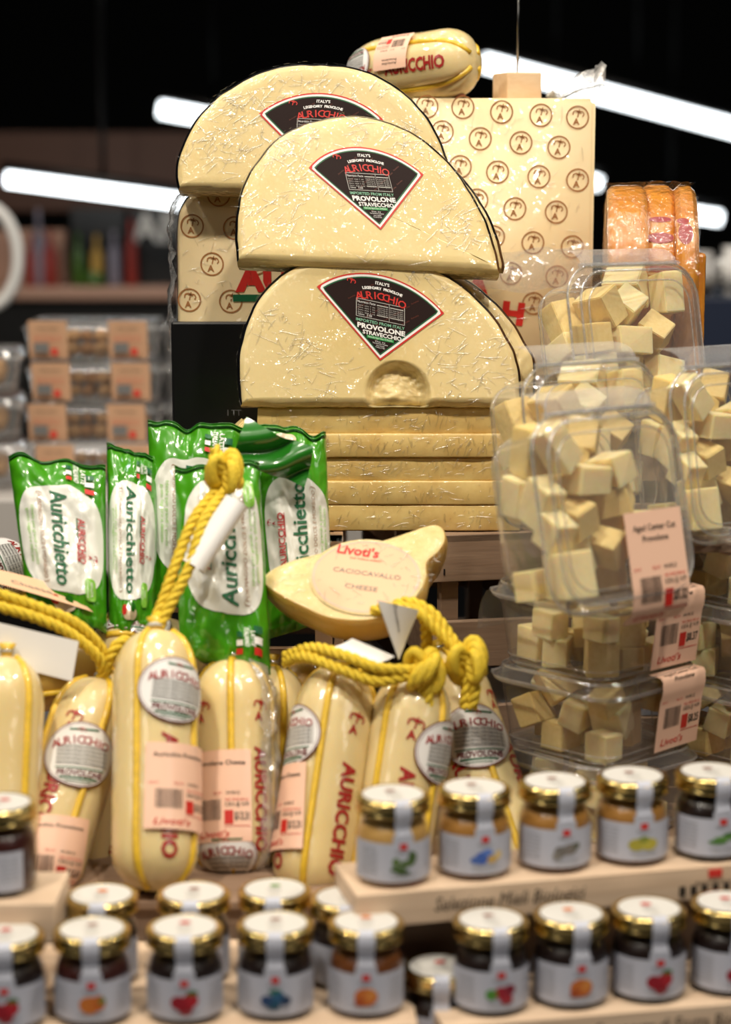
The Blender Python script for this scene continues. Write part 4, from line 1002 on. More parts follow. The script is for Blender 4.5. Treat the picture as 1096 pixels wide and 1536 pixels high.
SIM = json.loads('''{"stand1": [[0.0132, 0.0095, 0.0121, 0.3265, 0.6272, -0.3265, 0.6272, 0.0239, 0.0256, 0.0313], [-0.0385, -0.0207, 0.0148, 0.7071, 0.7071, 0.0, -0.0, 0.0267, 0.0292, 0.0182], [0.0352, -0.0054, 0.0373, 0.7071, 0.0069, 0.0392, -0.706, 0.0322, 0.0319, 0.0271], [0.0021, -0.0164, 0.0285, 0.4707, 0.3957, 0.2489, 0.7483, 0.0197, 0.0206, 0.0172], [-0.0187, 0.0011, 0.0292, 0.808, -0.5178, 0.0155, -0.2806, 0.0246, 0.0272, 0.024], [-0.0409, 0.0124, 0.0108, 0.0, 0.6802, -0.7331, 0.0, 0.0217, 0.0204, 0.0213], [-0.0022, 0.0215, 0.0453, 0.382, -0.382, 0.5951, 0.5951, 0.0318, 0.0301, 0.0168], [0.0168, -0.0068, 0.0604, 0.3801, -0.7017, 0.2519, 0.5475, 0.0179, 0.0267, 0.029], [-0.0427, -0.0162, 0.0437, 0.6303, -0.3204, -0.6304, 0.3204, 0.0186, 0.0206, 0.0183], [0.0148, -0.0148, 0.0792, 0.6017, 0.0332, -0.798, -0.0081, 0.0198, 0.0283, 0.0188], [-0.0215, -0.0101, 0.0528, 0.9677, 0.1933, -0.1605, -0.0223, 0.0183, 0.0323, 0.0201], [-0.0111, -0.018, 0.0747, 0.5711, -0.4827, -0.417, -0.5167, 0.0182, 0.0259, 0.0206], [-0.0357, 0.0163, 0.0697, 0.4087, 0.5755, -0.577, 0.4108, 0.0258, 0.0304, 0.0196], [-0.004, 0.0142, 0.0824, 0.5914, -0.4083, -0.3514, 0.6001, 0.0284, 0.0316, 0.0198], [-0.0374, 0.0059, 0.0971, 0.5786, 0.8139, -0.0314, -0.041, 0.0174, 0.0319, 0.0205], [-0.0429, -0.0064, 0.0631, 0.6311, -0.3189, -0.6296, 0.3219, 0.0195, 0.0281, 0.0178], [-0.0361, -0.0199, 0.0974, 0.4752, 0.0001, -0.8799, -0.0002, 0.0312, 0.02, 0.017], [0.0187, 0.0135, 0.1022, 0.9046, 0.0558, 0.2111, 0.366, 0.0258, 0.0188, 0.0225]], "stand2": [[-0.0205, 0.0042, 0.0115, 0.1819, -0.6833, -0.1818, -0.6833, 0.0227, 0.0314, 0.03], [0.0143, -0.0154, 0.0109, 0.4063, 0.4063, 0.5787, 0.5787, 0.0208, 0.0216, 0.0234], [-0.0328, -0.0109, 0.0377, 0.005, 0.6785, -0.0389, 0.7336, 0.0293, 0.0266, 0.0297], [-0.0005, -0.0064, 0.0365, 0.4594, -0.5106, 0.4641, 0.5593, 0.0268, 0.0183, 0.0259], [0.0359, -0.0119, 0.0323, 0.3885, -0.438, 0.6065, 0.5379, 0.0256, 0.0249, 0.0187], [0.0186, 0.0128, 0.0296, 0.8405, 0.5401, 0.0314, 0.0295, 0.0234, 0.0256, 0.0236], [0.0376, 0.0179, 0.0515, 0.6503, -0.2777, -0.2131, 0.6742, 0.0212, 0.0175, 0.0232], [-0.0377, -0.0205, 0.0631, 0.0274, -0.0287, 0.6903, 0.7224, 0.0265, 0.0223, 0.0178], [-0.001, -0.0192, 0.06, 0.0291, -0.7262, -0.0002, -0.6869, 0.0202, 0.0191, 0.0317], [-0.0047, 0.0151, 0.0611, 0.5519, 0.4337, 0.442, -0.5585, 0.0239, 0.0215, 0.0245], [0.0309, -0.0112, 0.0655, 0.2817, 0.898, -0.0994, 0.323, 0.0185, 0.0287, 0.0233], [-0.041, 0.0114, 0.0584, 0.1271, 0.7132, -0.1218, -0.6785, 0.017, 0.0285, 0.0208], [0.0413, -0.0202, 0.096, 0.5, -0.5, 0.5, -0.5, 0.0193, 0.0304, 0.021], [-0.0397, 0.0161, 0.0812, 0.7152, -0.116, 0.6783, -0.1223, 0.0278, 0.0192, 0.0225], [-0.0192, -0.0109, 0.0866, 0.6186, -0.1756, -0.1843, 0.7433, 0.0293, 0.0209, 0.0281], [0.0055, -0.0075, 0.0861, 0.847, 0.4582, -0.1833, 0.1977, 0.0212, 0.0211, 0.0303], [0.0196, 0.0029, 0.104, 0.8826, -0.0667, 0.3892, 0.2552, 0.0285, 0.0322, 0.0221]], "lie1": [[-0.0063, 0.0104, 0.0116, 0.625, 0.3306, 0.625, -0.3306, 0.0229, 0.0236, 0.0256], [0.0296, -0.0112, 0.0121, 0.2843, -0.6474, 0.2843, 0.6474, 0.0238, 0.0234, 0.0222], [-0.0339, 0.0085, 0.0112, 0.5027, -0.0, 0.0, 0.8645, 0.02, 0.0201, 0.0221], [-0.0277, -0.0312, 0.0136, 0.25, 0.6614, -0.25, 0.6615, 0.0268, 0.0228, 0.0241], [0.0087, 0.009, 0.0325, 0.9156, -0.0, 0.0, 0.402, 0.0265, 0.0249, 0.0181], [-0.0341, -0.0367, 0.0367, 0.0, 0.0303, 0.9995, -0.0, 0.02, 0.021, 0.0188], [-0.0028, -0.0357, 0.0092, 0.9808, 0.0, -0.0, -0.1952, 0.0181, 0.0184, 0.018], [-0.0182, -0.0091, 0.0305, 0.4442, 0.8041, -0.3725, -0.132, 0.0238, 0.0217, 0.0219], [-0.0262, 0.0367, 0.0128, 0.0099, 0.0, 0.0, -1.0, 0.022, 0.0209, 0.0252], [-0.0186, 0.0306, 0.0381, 0.2334, 0.2334, 0.6675, 0.6675, 0.0233, 0.0246, 0.0218], [0.0272, -0.0155, 0.0353, 0.4139, 0.5734, -0.4138, 0.5733, 0.022, 0.017, 0.021], [0.0261, 0.0284, 0.0119, 0.1779, 0.6844, -0.1779, 0.6844, 0.0235, 0.0198, 0.0235], [0.0254, -0.0387, 0.01, 0.0, 0.9999, -0.0137, -0.0, 0.0192, 0.0177, 0.0197], [0.0013, -0.0312, 0.0319, 0.162, -0.162, -0.6883, 0.6883, 0.0212, 0.0267, 0.0256], [0.0279, 0.0346, 0.0344, 0.0, 0.702, -0.7122, 0.0, 0.0192, 0.018, 0.0207], [-0.0379, 0.0124, 0.0329, 0.002, -0.0, 0.0, 1.0, 0.0176, 0.0204, 0.0207]], "lie2": [[-0.0088, 0.0347, 0.0115, 0.4743, -0.5245, 0.4743, 0.5245, 0.0227, 0.0182, 0.0245], [0.0134, -0.0139, 0.0138, 0.7027, -0.0784, 0.7028, 0.0784, 0.0272, 0.0262, 0.0179], [-0.0053, -0.0167, 0.0091, 0.0141, -0.9935, -0.1128, 0.0016, 0.0191, 0.0175, 0.0174], [-0.0318, 0.0083, 0.0104, 0.5034, 0.5034, 0.4966, 0.4966, 0.0204, 0.0204, 0.0259], [-0.0036, 0.0101, 0.0095, 0.0, -0.7207, 0.6933, 0.0, 0.0182, 0.0238, 0.0186], [-0.0379, -0.0379, 0.0112, 0.0, -0.7071, -0.7071, -0.0, 0.0199, 0.0199, 0.0221], [0.0335, -0.0327, 0.0374, 0.4685, -0.4764, 0.5586, -0.4914, 0.0202, 0.0214, 0.0251], [-0.0371, 0.0327, 0.0271, 0.1734, 0.6831, -0.1736, -0.6879, 0.0242, 0.0211, 0.0214], [-0.0199, -0.0311, 0.0289, 0.5291, 0.3371, 0.3763, 0.6818, 0.0257, 0.0268, 0.0185], [-0.0013, -0.0218, 0.0368, 0.1187, -0.2142, 0.6595, 0.7107, 0.0215, 0.0225, 0.0274], [-0.0337, -0.037, 0.0464, 0.9667, 0.0865, -0.24, -0.0215, 0.0225, 0.0172, 0.0178], [0.0383, 0.031, 0.0132, 0.0, 1.0, -0.0001, -0.0, 0.0191, 0.0252, 0.026], [-0.0313, -0.0074, 0.0303, 0.5705, 0.8136, 0.0624, 0.0931, 0.0274, 0.0214, 0.0197], [0.032, 0.0343, 0.0362, 0.7071, -0.0014, -0.7071, -0.0014, 0.0192, 0.0269, 0.0202], [0.0109, 0.0212, 0.0356, 0.4551, -0.3451, 0.1972, 0.7968, 0.0268, 0.0179, 0.0193], [0.032, -0.0038, 0.0315, 0.5973, 0.0783, 0.657, 0.4533, 0.0181, 0.0257, 0.0178], [-0.0115, 0.0325, 0.0453, 0.2736, 0.5529, -0.7616, -0.1986, 0.0239, 0.0253, 0.0219], [-0.0307, 0.0137, 0.0514, 0.3724, -0.8055, -0.2288, 0.4002, 0.0186, 0.0271, 0.0264]]}''')
cubes = {}
def cube_mesh(k):
    if k in cubes: return cubes[k]
    b = bmesh.new(); bmesh.ops.create_cube(b, size=1); rs = random.Random(k)
    for v in b.verts: v.co += Vector((rs.uniform(-.05, .05), rs.uniform(-.05, .05), rs.uniform(-.05, .05)))
    bmesh.ops.bevel(b, geom=b.edges, offset=.03, segments=2, affect='EDGES')
    m = MB(); m.bm(b, 'cube' if k % 3 else 'cube_b', smooth=False); cubes[k] = m.build('cube', mesh_only=True); return cubes[k]
def tub(mtx, sim, label, cubelabel, group, labkind=None, standing=True, lab=None, cubes_on=True):
    root = empty('clear_tub'); root.matrix_world = mtx
    for nm, me in (('tub', TUB), ('lid', LID), ('hinge', HINGE)):
        link(nm, me, root)
    if lab: tag(link('price_label', lab, root), 'peach price label')
    tag(root, label, 'food tub', 'clear tubs of cheese cubes')
    if not cubes_on: return root
    for i, (x, y, z, qw, qx, qy, qz, a, b, c) in enumerate(SIM[sim]):
        k = .955
        if standing: L = Matrix.Translation((x * k, (z * k) - .0515, TUBH * .5 + .002 - y * k * .90)) @ Matrix.Rotation(-pi / 2, 4, 'X')   # lying frame: y up side, z towards lid
        else: L = Matrix.Translation((x * k, y * k, z * k + .0012))
        q = Quaternion((qw, qx, qy, qz)).to_matrix().to_4x4()
        mt = mtx @ L @ q @ Matrix.Diagonal((a * k, b * k, c * k, 1))
        o = link('cheese_cube', cube_mesh(i % 7), None, mt)
        tag(o, cubelabel, 'cheese cube', group)
def stand_mtx(px, py, Y, yaw, lean, s=1.0, roll=0):
    """bottom centre edge of a tub standing on its front edge, lid facing us"""
    return Matrix.Translation(P(px, py, Y)) @ Matrix.Rotation(yaw, 4, 'Z') @ Matrix.Rotation(-lean, 4, 'X') @ Matrix.Rotation(roll, 4, 'Y') @ Matrix.Translation((0, .03 * s, .061 * s)) @ Matrix.Rotation(pi / 2, 4, 'X') @ Matrix.Diagonal((s, s, s, 1))
tub(stand_mtx(900, 912, 1.350, radians(38), radians(12), 1.10), 'stand1', 'clear tub standing on edge in front with a peach price label low on its lid', 'pale cheese cube in the front upright tub bearing the peach label', 'cubes in the front upright tub', lab=LAB_L)
tub(stand_mtx(872, 806, 1.47, radians(35), radians(9), 1.05), 'stand2', 'clear tub standing on edge directly behind and above the front labelled tub', 'pale cheese cube in the upright tub just above the front labelled tub', 'cubes in the upright tub above the front one')
tub(stand_mtx(1084, 808, 1.475, radians(35), radians(9), 1.05), 'stand1', 'clear tub standing on edge at the right, holding large cubes, cut by the frame', 'large pale cheese cube in the upright tub at the right edge', 'cubes in the upright tub at the right edge')
tub(stand_mtx(940, 648, 1.575, radians(33), radians(11), 1.06), 'stand2', 'topmost clear tub of cheese cubes, standing in front of the orange wheels', 'pale cheese cube in the topmost tub before the orange wheels', 'cubes in the topmost tub')
def lie_mtx(px, py, Y, yaw): return Matrix.Translation(P(px, py, Y)) @ Matrix.Rotation(yaw, 4, 'Z')
y45 = radians(42)
b1_ = P(893, 1008, 1.43); Zt = b1_.z
STEP = TUBH + .009
def lie(px, Y, z, yaw, **k): 
    return tub(Matrix.Translation((XatY(px, 900, Y), Y, z)) @ Matrix.Rotation(yaw, 4, 'Z'), **k)
z1 = CZ + slope(905) * 1.40 - TUBH - .004
lie(893, 1.455, z1, y45, sim='lie1', label='clear tub lying flat directly under the front upright tub, price label on its side', cubelabel='cheese cube in the flat tub directly under the front upright tub', group='cubes in the upper flat tub', lab=LAB_S, standing=False)
lie(897, 1.450, z1 - STEP, y45 + .05, sim='lie2', label='lowest flat clear tub in the front stack, just above the honey jars', cubelabel='cheese cube in the lowest flat tub just above the honey jars', group='cubes in the lowest flat tub', lab=LAB_S2, standing=False)
lie(893, 1.450, z1 - 2 * STEP, y45 - .03, sim='lie1', label='flat clear tub at the bottom of the front stack, almost hidden by the honey jars', cubelabel='cheese cube in the bottom flat tub hidden behind the honey jars', group='cubes in the bottom flat tub', standing=False)
z2 = z1 - 3 * STEP
for k in range(3):
    nm = ('upper', 'middle', 'lowest')[k]
    lie(1112, 1.50, CZ + slope(806) * 1.45 - TUBH - k * STEP, radians(38 + 3 * k), sim=('lie2', 'lie1', 'lie2')[k], label='%s of the three flat clear tubs stacked at the right edge' % nm, cubelabel='cheese cube in the %s flat tub at the right edge' % nm, group='cubes in the %s flat tub at the right edge' % nm, standing=False)

# ------------------------------------------------------------------ wooden crates
def crate(name, x0, x1, y0, y1, z0, z1, label, mat='wood_crate', slats=3, mtx=None, gap=.45, top=True, nails=True):
    root = empty(name, (0, 0, 0)); root.matrix_world = (mtx or Matrix.Identity(4)) @ Matrix.Translation(((x0 + x1) / 2, (y0 + y1) / 2, z0))
    W, D, H = x1 - x0, y1 - y0, z1 - z0; t = .008
    h = H / (slats + (slats - 1) * gap)
    for k in range(slats):
        z = h / 2 + k * h * (1 + gap)
        for (sx, sy, lx, ly) in ((W, t, 0, -D / 2 + t / 2), (W, t, 0, D / 2 - t / 2), (t, D - 2 * t, -W / 2 + t / 2, 0), (t, D - 2 * t, W / 2 - t / 2, 0)):
            m = MB(); m.box((sx, sy, h), mat, bevel=.0008, loc=(lx, ly, z)); m.build('slat', root)
            if nails and ly < 0:
                m = MB()
                for xx in (-W / 2 + .009, W / 2 - .009):
                    for zz in (-h * .28, h * .28): m.box((.0012, .0012, .005), 'black', loc=(xx, ly - t / 2, z + zz))
                m.build('staple', root)
    if top: m = MB(); m.box((W, D, .006), mat, loc=(0, 0, H - .0035), bevel=.0006); m.build('top_board', root)
    m = MB(); m.box((W - .02, D - .02, .006), mat, loc=(0, 0, .003)); m.build('bottom_board', root)
    for sx in (-1, 1):
        for sy in (-1, 1): m = MB(); m.box((.014, .014, H - .008), mat, loc=(sx * (W / 2 - .016), sy * (D / 2 - .016), H / 2 - .003)); m.build('corner_post', root)
    return tag(root, label, 'crate')
TT = .90
ca_x0, ca_x1 = XatY(250, 800, 1.6), -.018
crate('wooden_crate', ca_x0, ca_x1, 1.583, 1.93, TT, SLAB_BOT - .0005, 'wide wooden crate carrying the flat cheese slabs', slats=3)
# second crate, turned
zt = CZ + slope(802) * 1.55; c0 = P(650, 803, 1.576); yawc = radians(12)
mt = Matrix.Translation((c0.x, c0.y, 0)) @ Matrix.Rotation(yawc, 4, 'Z')
crate('wooden_crate', .0, .135, .0, .33, TT, SLAB_BOT - .0005, 'turned wooden crate with a dark gap between its boards, behind the stacked tubs', mat='wood_crate2', slats=4, gap=.85, mtx=mt)
# things carrying the upper tubs (behind them)
zB = P(872, 806, 1.47).z - .001
crate('wooden_crate', .195, .35, 1.588, 1.79, TT, P(940, 648, 1.575).z - .001, 'tall wooden crate behind the cube tubs, below the orange wheels', slats=6)
m = MB(); m.box((.26, .10, .006), 'wood_crate2', bevel=.001, loc=(.26, 1.494, zB - .003)); tag(m.build('wooden_shelf_board'), 'thin wooden board under the second row of upright tubs', 'board')
m = MB(); m.box((.30, .12, z1 - 2 * STEP - .001 - TT), 'wood_crate2', bevel=.002, loc=(.11 + .15, 1.37 + .07, (z1 - 2 * STEP - .001 + TT) / 2)); tag(m.build('wooden_riser'), 'plain wooden riser under the flat tubs behind the honey jars', 'riser')
m = MB(); m.box((.46, .27, .006), 'wood_crate2', bevel=.001, loc=(-.14, 1.412, SB - .003)); m.box((.44, .008, SB - .006 - TT), 'wood_crate2', loc=(-.14, 1.285, (SB - .006 + TT) / 2)); m.box((.44, .008, SB - .006 - TT), 'wood_crate2', loc=(-.14, 1.535, (SB - .006 + TT) / 2))
tag(m.build('wooden_board'), 'raised wooden board on which the sausage shaped cheeses stand', 'board')

# ------------------------------------------------------------------ jars
JR, JH = .0232, .054
m = MB(); m.lathe([(.012, .0005), (JR - .003, 0), (JR - .0006, .0015), (JR, .004), (JR, .030), (JR - .0008, .034), (JR - .003, .038), (JR - .0038, .041), (JR - .0038, .045)], 'glass', 40); JGLASS = m.build('glass_jar', mesh_only=True)
def contents(mat):
    m = MB(); m.lathe([(.010, .0025), (JR - .004, .002), (JR - .0016, .0045), (JR - .0014, .029), (JR - .0022, .033), (JR - .0045, .0385), (.005, .0402)], mat, 36); return m.build('contents', mesh_only=True)
m = MB(); lp = [(JR - .0005, .0440), (JR + .0002, .0445), (JR + .0003, .045), (JR - .0002, .0455), (JR - .0003, .0495), (JR + .0002, .0505), (JR, .0525), (JR - .0012, .0537), (JR - .0026, .0540), (JR - .0034, .0535), (.004, .0535)]
m.lathe(lp, 'gold', 48)
JLID = m.build('lid', mesh_only=True)
def sticker(col):
    m = MB(); m.lathe([(.0, .0538), (JR - .0042, .0539)], 'sticker', 40, caps=False); f = lambda x, y, o=0: Vector((x, y, .05395 + o))
    m.oval(f, 0, .006, .0035, .003, col, .0001, n=16, rings=1); m.text('Rigoni', .0025, 'grey', f, 0, -.001, .0002); m.text('di Asolo', .0018, 'grey', f, 0, -.005, .0002)
    for i in range(3): m.text('selezione', .0014, 'lgrey', f, 0, -.009 - .0025 * i, .0002)
    return m.build('lid_sticker', mesh_only=True)
def cyl(x, y, o=0.0): return Vector((sin(x / JR) * (JR + .0004 + o), -cos(x / JR) * (JR + .0004 + o), .0165 + y))
FR = {'cherry': [(-.003, 0, .004, .0038, '#8f1526'), (.003, .0012, .004, .004, '#a81e2c'), (.0005, -.0035, .0036, .0034, '#8b1020'), (.004, .005, .003, .0015, '#2e6b2c')],
      'orange': [(-.001, 0, .0052, .0048, '#c2702e'), (.0035, .001, .0035, .0042, '#b85f22'), (.005, .002, .002, .002, '#5c7a35')],
      'blueberry': [(-.004, -.001, .0035, .003, '#24406b'), (.0015, .001, .0035, .003, '#2c5a80'), (.005, -.001, .003, .0026, '#1f3657'), (-.001, -.0035, .0033, .0026, '#1b4a63'), (.0, .004, .0035, .0015, '#2f6a5a')],
      'olive': [(-.003, -.002, .004, .0016, '#46602f'), (.002, .001, .004, .0018, '#506a34'), (.005, .004, .0025, .0035, '#3f5a2a'), (-.004, .002, .002, .0025, '#5c7440'), (0, -.004, .0035, .0013, '#3c5228')],
      'blue': [(-.002, 0, .0035, .0035, '#3c5fb0'), (.001, .003, .003, .002, '#5a7cc8'), (.004, -.001, .003, .0022, '#c5a35a'), (-.005, -.001, .003, .002, '#4a6ab0'), (.008, .001, .002, .0025, '#d8c084')],
      'lavender': [(-.003, 0, .0035, .003, '#6d6a66'), (.002, .001, .004, .0032, '#7a7470'), (.0055, .0025, .0025, .002, '#5c6050'), (-.005, -.0025, .0025, .002, '#83807a')],
      'lemon': [(-.004, 0, .0045, .0034, '#a8a03a'), (.003, .0, .005, .0034, '#b8ae42'), (0, .003, .003, .0018, '#7d8a35')],
      'grass': [(-.003, -.001, .005, .0014, '#4c7a3a'), (.001, .001, .006, .0013, '#5d8c42'), (.004, .003, .004, .0012, '#3f6b33')],
      'mixed': [(-.005, 0, .003, .003, '#4d8a35'), (.0, .001, .0036, .0034, '#9a2030'), (.0045, .002, .0034, .003, '#7a1830'), (.003, -.003, .0034, .003, '#a02a35')],
      'apricot': [(0, 0, .0058, .005, '#c06a2e'), (.002, .0015, .003, .003, '#d08840'), (-.003, -.003, .003, .0024, '#a04820')]}
FM = {}
def fcol(h):
    if h not in FM: FM[h] = simple('fruit print ' + h[1:], h, .6)
    return FM[h]
def jlabel(kind, ang):
    m = MB(); m.patch(cyl, -.036, .030, -.0122, .0125, 'jlabel', off=0, step=.003)
    m.patch(cyl, -.0065, .0065, .0115, .0175, 'jlabel', off=0, step=.003)
    # strip running up over the lid edge
    st = [(.034, JR + .0006), (.0400, JR - .0018), (.0435, JR + .0006), (.051, JR + .0006), (.0545, JR - .001), (.0545, JR - .006)]
    m.grid(lambda x, i: Vector((sin(x / JR) * st[i][1], -cos(x / JR) * st[i][1], st[i][0])), [-.0052 + .0104 * k / 5 for k in range(6)], list(range(len(st))), 'jlabel')
    m.patch(cyl, -.0024, .0024, .0085, .0125, 'redb', off=.0002); m.text('Rigoni', .0018, 'grey', cyl, 0, .0070, .0003, width=.009)
    for (x, y, a, b, c) in FR[kind]: m.oval(cyl, x * 1.15, y * 1.15 - .0015, a * 1.2, b * 1.15, fcol(c), .0003, n=18, rings=2)
    m.text('Confettura Biologica', .0016, 'grey', cyl, 0, -.0075, .0003, width=.017); m.text('Extra', .0013, 'lgrey', cyl, 0, -.0097, .0003, width=.012)
    for i in range(7): m.text('ingredienti biologici', .0012, 'grey', cyl, -.022, .0085 - .0025 * i, .0003, width=.011)
    for i in range(6): m.text('prodotto in italia', .0012, 'grey', cyl, .021, .0085 - .0027 * i, .0003, width=.011)
    return m.build('label', mesh_only=True)
CM = {k: contents(simple(k + ' filling', c, .35)) for k, c in (('honey', '#a8783a'), ('pale honey', '#c39a58'), ('dark jam', '#1d1210'), ('red jam', '#3a1714'), ('amber jam', '#6a3c1a'))}
JL = {}; JS = {c: sticker(fcol(c)) for c in ('#b03a30', '#c06a2e', '#8a6a60', '#6a8a50')}
NAMES = {'cherry': 'red cherries', 'orange': 'an orange fruit', 'blueberry': 'blue berries', 'olive': 'green leaves', 'blue': 'blue flowers', 'lavender': 'grey flowers', 'lemon': 'yellow green fruit', 'grass': 'green blades', 'mixed': 'red and green fruit', 'apricot': 'a reddish orange fruit'}
def jar(x, y, z, kind, fill, label, st='#b03a30', turn=0.0, group='small jars on the wooden trays', tilt=0):
    if kind not in JL: JL[kind] = jlabel(kind, 0)
    root = empty('small_jar'); root.matrix_world = Matrix.Translation((x, y, z)) @ Matrix.Rotation(turn, 4, 'Z')
    link('glass_jar', JGLASS, root); link('contents', CM[fill], root); l = link('lid', JLID, root); s_ = link('lid_sticker', JS[st], l)
    tag(l, 'gold metal lid'); link('label', JL[kind], root); tag(root, label, 'jar', group)
def tray(x0, y0, x1, y1, depth, ztop, h, label, text=None, texts2=None):
    """(x0,y0)-(x1,y1): front top edge"""
    L = math.hypot(x1 - x0, y1 - y0); a = math.atan2(y1 - y0, x1 - x0)
    root = empty('wooden_tray'); root.matrix_world = Matrix.Translation((x0, y0, ztop - h)) @ Matrix.Rotation(a, 4, 'Z')
    m = MB(); m.box((L, .006, h), 'wood_tray', bevel=.0008, loc=(L / 2, .003, h / 2)); f = lambda x, y, o=0: Vector((x, -.0003 - o, y))
    if text: m.text(text[0], .0088, M['tray_ink'], f, text[1], h - .0115, 0, shear=.25, width=text[2])
    if texts2:
        for (x) in texts2:
            for i in range(6): m.box((.004, .001, .006), M['tray_ink'], loc=(x + i * .0075, -.0004, h * .32))
            m.box((.009, .001, .005), 'redb', loc=(x + .022, -.0004, h * .78)); m.text('Rigoni di Asolo', .0022, M['tray_ink'], f, x + .022, h * .78 - .006, width=.026)
    m.build('front_board', root)
    m = MB(); m.box((L, depth - .012, .005), 'wood_tray', bevel=.0006, loc=(L / 2, depth / 2, h - .0027)); m.build('top_board', root)
    for q in (0, 1): m = MB(); m.box((.006, depth - .012, h - .0055), 'wood_tray', bevel=.0005, loc=(.003 + q * (L - .006), depth / 2, (h - .0055) / 2)); m.build('side_board', root)
    m = MB(); m.box((L, .006, h), 'wood_tray', bevel=.0008, loc=(L / 2, depth - .003, h / 2)); m.build('back_board', root)
    return tag(root, label, 'tray')
M['tray_ink'] = simple('burnt brown ink', '#2e2620', .6)
def jz(px, py, z): # place on horizontal plane
    d = ray(px, py); t = (z - CZ) / d.z; return CAM + d * t
ZL = .935; ZU = 1.002
# lower left tray
LL = [(8, 1400), (138, 1392), (277, 1389), (413, 1384), (549, 1381)]
kinds = [('cherry', 'dark jam', 'gold lidded jam jar cut off at the lower left corner', '#b03a30'), ('orange', 'red jam', 'front left tray jam jar picturing an orange fruit, second from the left edge', '#8a6a60'), ('cherry', 'dark jam', 'front left tray jam jar picturing red cherries, at its middle', '#b03a30'), ('blueberry', 'dark jam', 'front left tray jam jar picturing blue berries', '#8a6a60'), ('apricot', 'amber jam', 'jam jar picturing a reddish orange fruit, at the right end of the lower left tray', '#c06a2e')]
ps = [jz(px, py, ZL + JH) for px, py in LL]
for p, (k, f, l, s_) in zip(ps, kinds): jar(p.x, p.y, ZL, k, f, l, s_, turn=-math.atan2(p.x, p.y) * .6)
tray(ps[0].x - .09, ps[0].y - .029, ps[-1].x + .031, ps[-1].y - .029, .145, ZL - .0003, ZL - .0003 - TT, 'light wooden tray at lower left under the front row of jam jars', texts2=[.272])
BK = [(152, 1341, 'apricot', 'back row jar with an orange print on its lid sticker, left of the front cheese', '#c06a2e'), (290, 1338, 'cherry', 'back row jar directly below the front sausage shaped cheese', '#8a6a60'), (412, 1333, 'lemon', 'back row jar behind the blue berry jam jar', '#6a8a50'), (520, 1345, 'mixed', 'back row jar beside the corner of the honey tray', '#b03a30')]
for px, py, k, l, s_ in BK: p = jz(px, py, ZL + JH); jar(p.x, p.y, ZL, k, 'dark jam', l, s_)
# upper right tray
UR = [(589, 1190, 'olive', 'pale honey', 'honey jar picturing green leaves, at the left end of the upper right tray'), (711, 1180, 'blue', 'honey', 'honey jar picturing blue flowers, second on the upper right tray'), (832, 1171, 'lavender', 'honey', 'honey jar picturing grey flowers, at the middle of the upper right tray'), (948, 1162, 'lemon', 'honey', 'honey jar picturing yellow green fruit, fourth on the upper right tray'), (1066, 1156, 'grass', 'dark jam', 'honey jar picturing green blades, near the right edge on the upper tray')]
pu = [jz(px, py, ZU + JH) for px, py, *_ in UR]
for p, (px, py, k, f, l) in zip(pu, UR): jar(p.x, p.y, ZU, k, f, l, '#8a6a60', turn=radians(16) - p.x * .3)
d = (pu[-1] - pu[0]).normalized(); nn = Vector((d.y, -d.x, 0))
a = pu[0] - d * .030 + nn * .027; b = pu[-1] + d * .08 + nn * .027
tray(a.x, a.y, b.x, b.y, .060, ZU - .0003, .022, 'upper wooden tray at right carrying five honey jars, with dark script on its front', text=('Selezione Mieli Biologici', .099, .098), texts2=[.213])
m = MB(); mt = Matrix.Translation((a.x, a.y, 0)) @ Matrix.Rotation(math.atan2(d.y, d.x), 4, 'Z'); hh = ZU - .0225 - TT
m.box((.30, .028, hh), 'wood_crate2', mt, bevel=.001, loc=(.16, .044, hh / 2 + TT)); tag(m.build('wooden_riser'), 'wooden riser supporting the upper right honey tray from behind', 'riser')
# lower right tray
LRt = [(736, 1378, 'mixed', 'dark jam', 'jam jar picturing red and green fruit, at the left end of the lower right tray', '#8a6a60'), (856, 1369, 'apricot', 'dark jam', 'jam jar picturing orange fruit, second on the lower right tray', '#c06a2e'), (973, 1361, 'cherry', 'dark jam', 'jam jar picturing two red cherries, third on the lower right tray', '#b03a30'), (1092, 1352, 'cherry', 'dark jam', 'jam jar cut by the right edge on the lower right tray', '#b03a30')]
pr_ = [jz(px, py, ZL + JH) for px, py, *_ in LRt]
for p, (px, py, k, f, l, s_) in zip(pr_, LRt): jar(p.x, p.y, ZL, k, f, l, s_, turn=radians(14) - p.x * .3)
d = (pr_[-1] - pr_[0]).normalized(); nn = Vector((d.y, -d.x, 0))
a = pr_[0] - d * .036 + nn * .029; b = pr_[-1] + d * .06 + nn * .029
tray(a.x, a.y, b.x, b.y, .072, ZL - .0003, ZL - .0003 - TT, 'lower wooden tray at right carrying jam jars, with dark script on its front', text=('Selezione Composte di Frutta Bio', .118, .128))
p = jz(664, 1392, ZL + JH) - nn * 0.012; jar(p.x + .002, p.y + .016, ZL - .035, 'cherry', 'dark jam', 'dark jar half hidden behind the left end of the lower right tray')
# upper left tray
p = jz(-2, 1203, ZU + JH); jar(p.x, p.y, ZU, 'blue', 'red jam', 'jar on the upper left tray, cut off by the left edge', turn=-.5)
tray(p.x - .12, p.y + .0 - .030, p.x + .038, p.y - .030, .058, ZU - .0003, .026, 'upper wooden tray at the left edge')
m = MB(); m.box((.12, .028, ZU - .0265 - TT), 'wood_crate2', bevel=.001, loc=(p.x - .06, p.y + .008, (ZU - .0265 + TT) / 2)); tag(m.build('wooden_riser'), 'wooden riser under the upper left tray', 'riser')

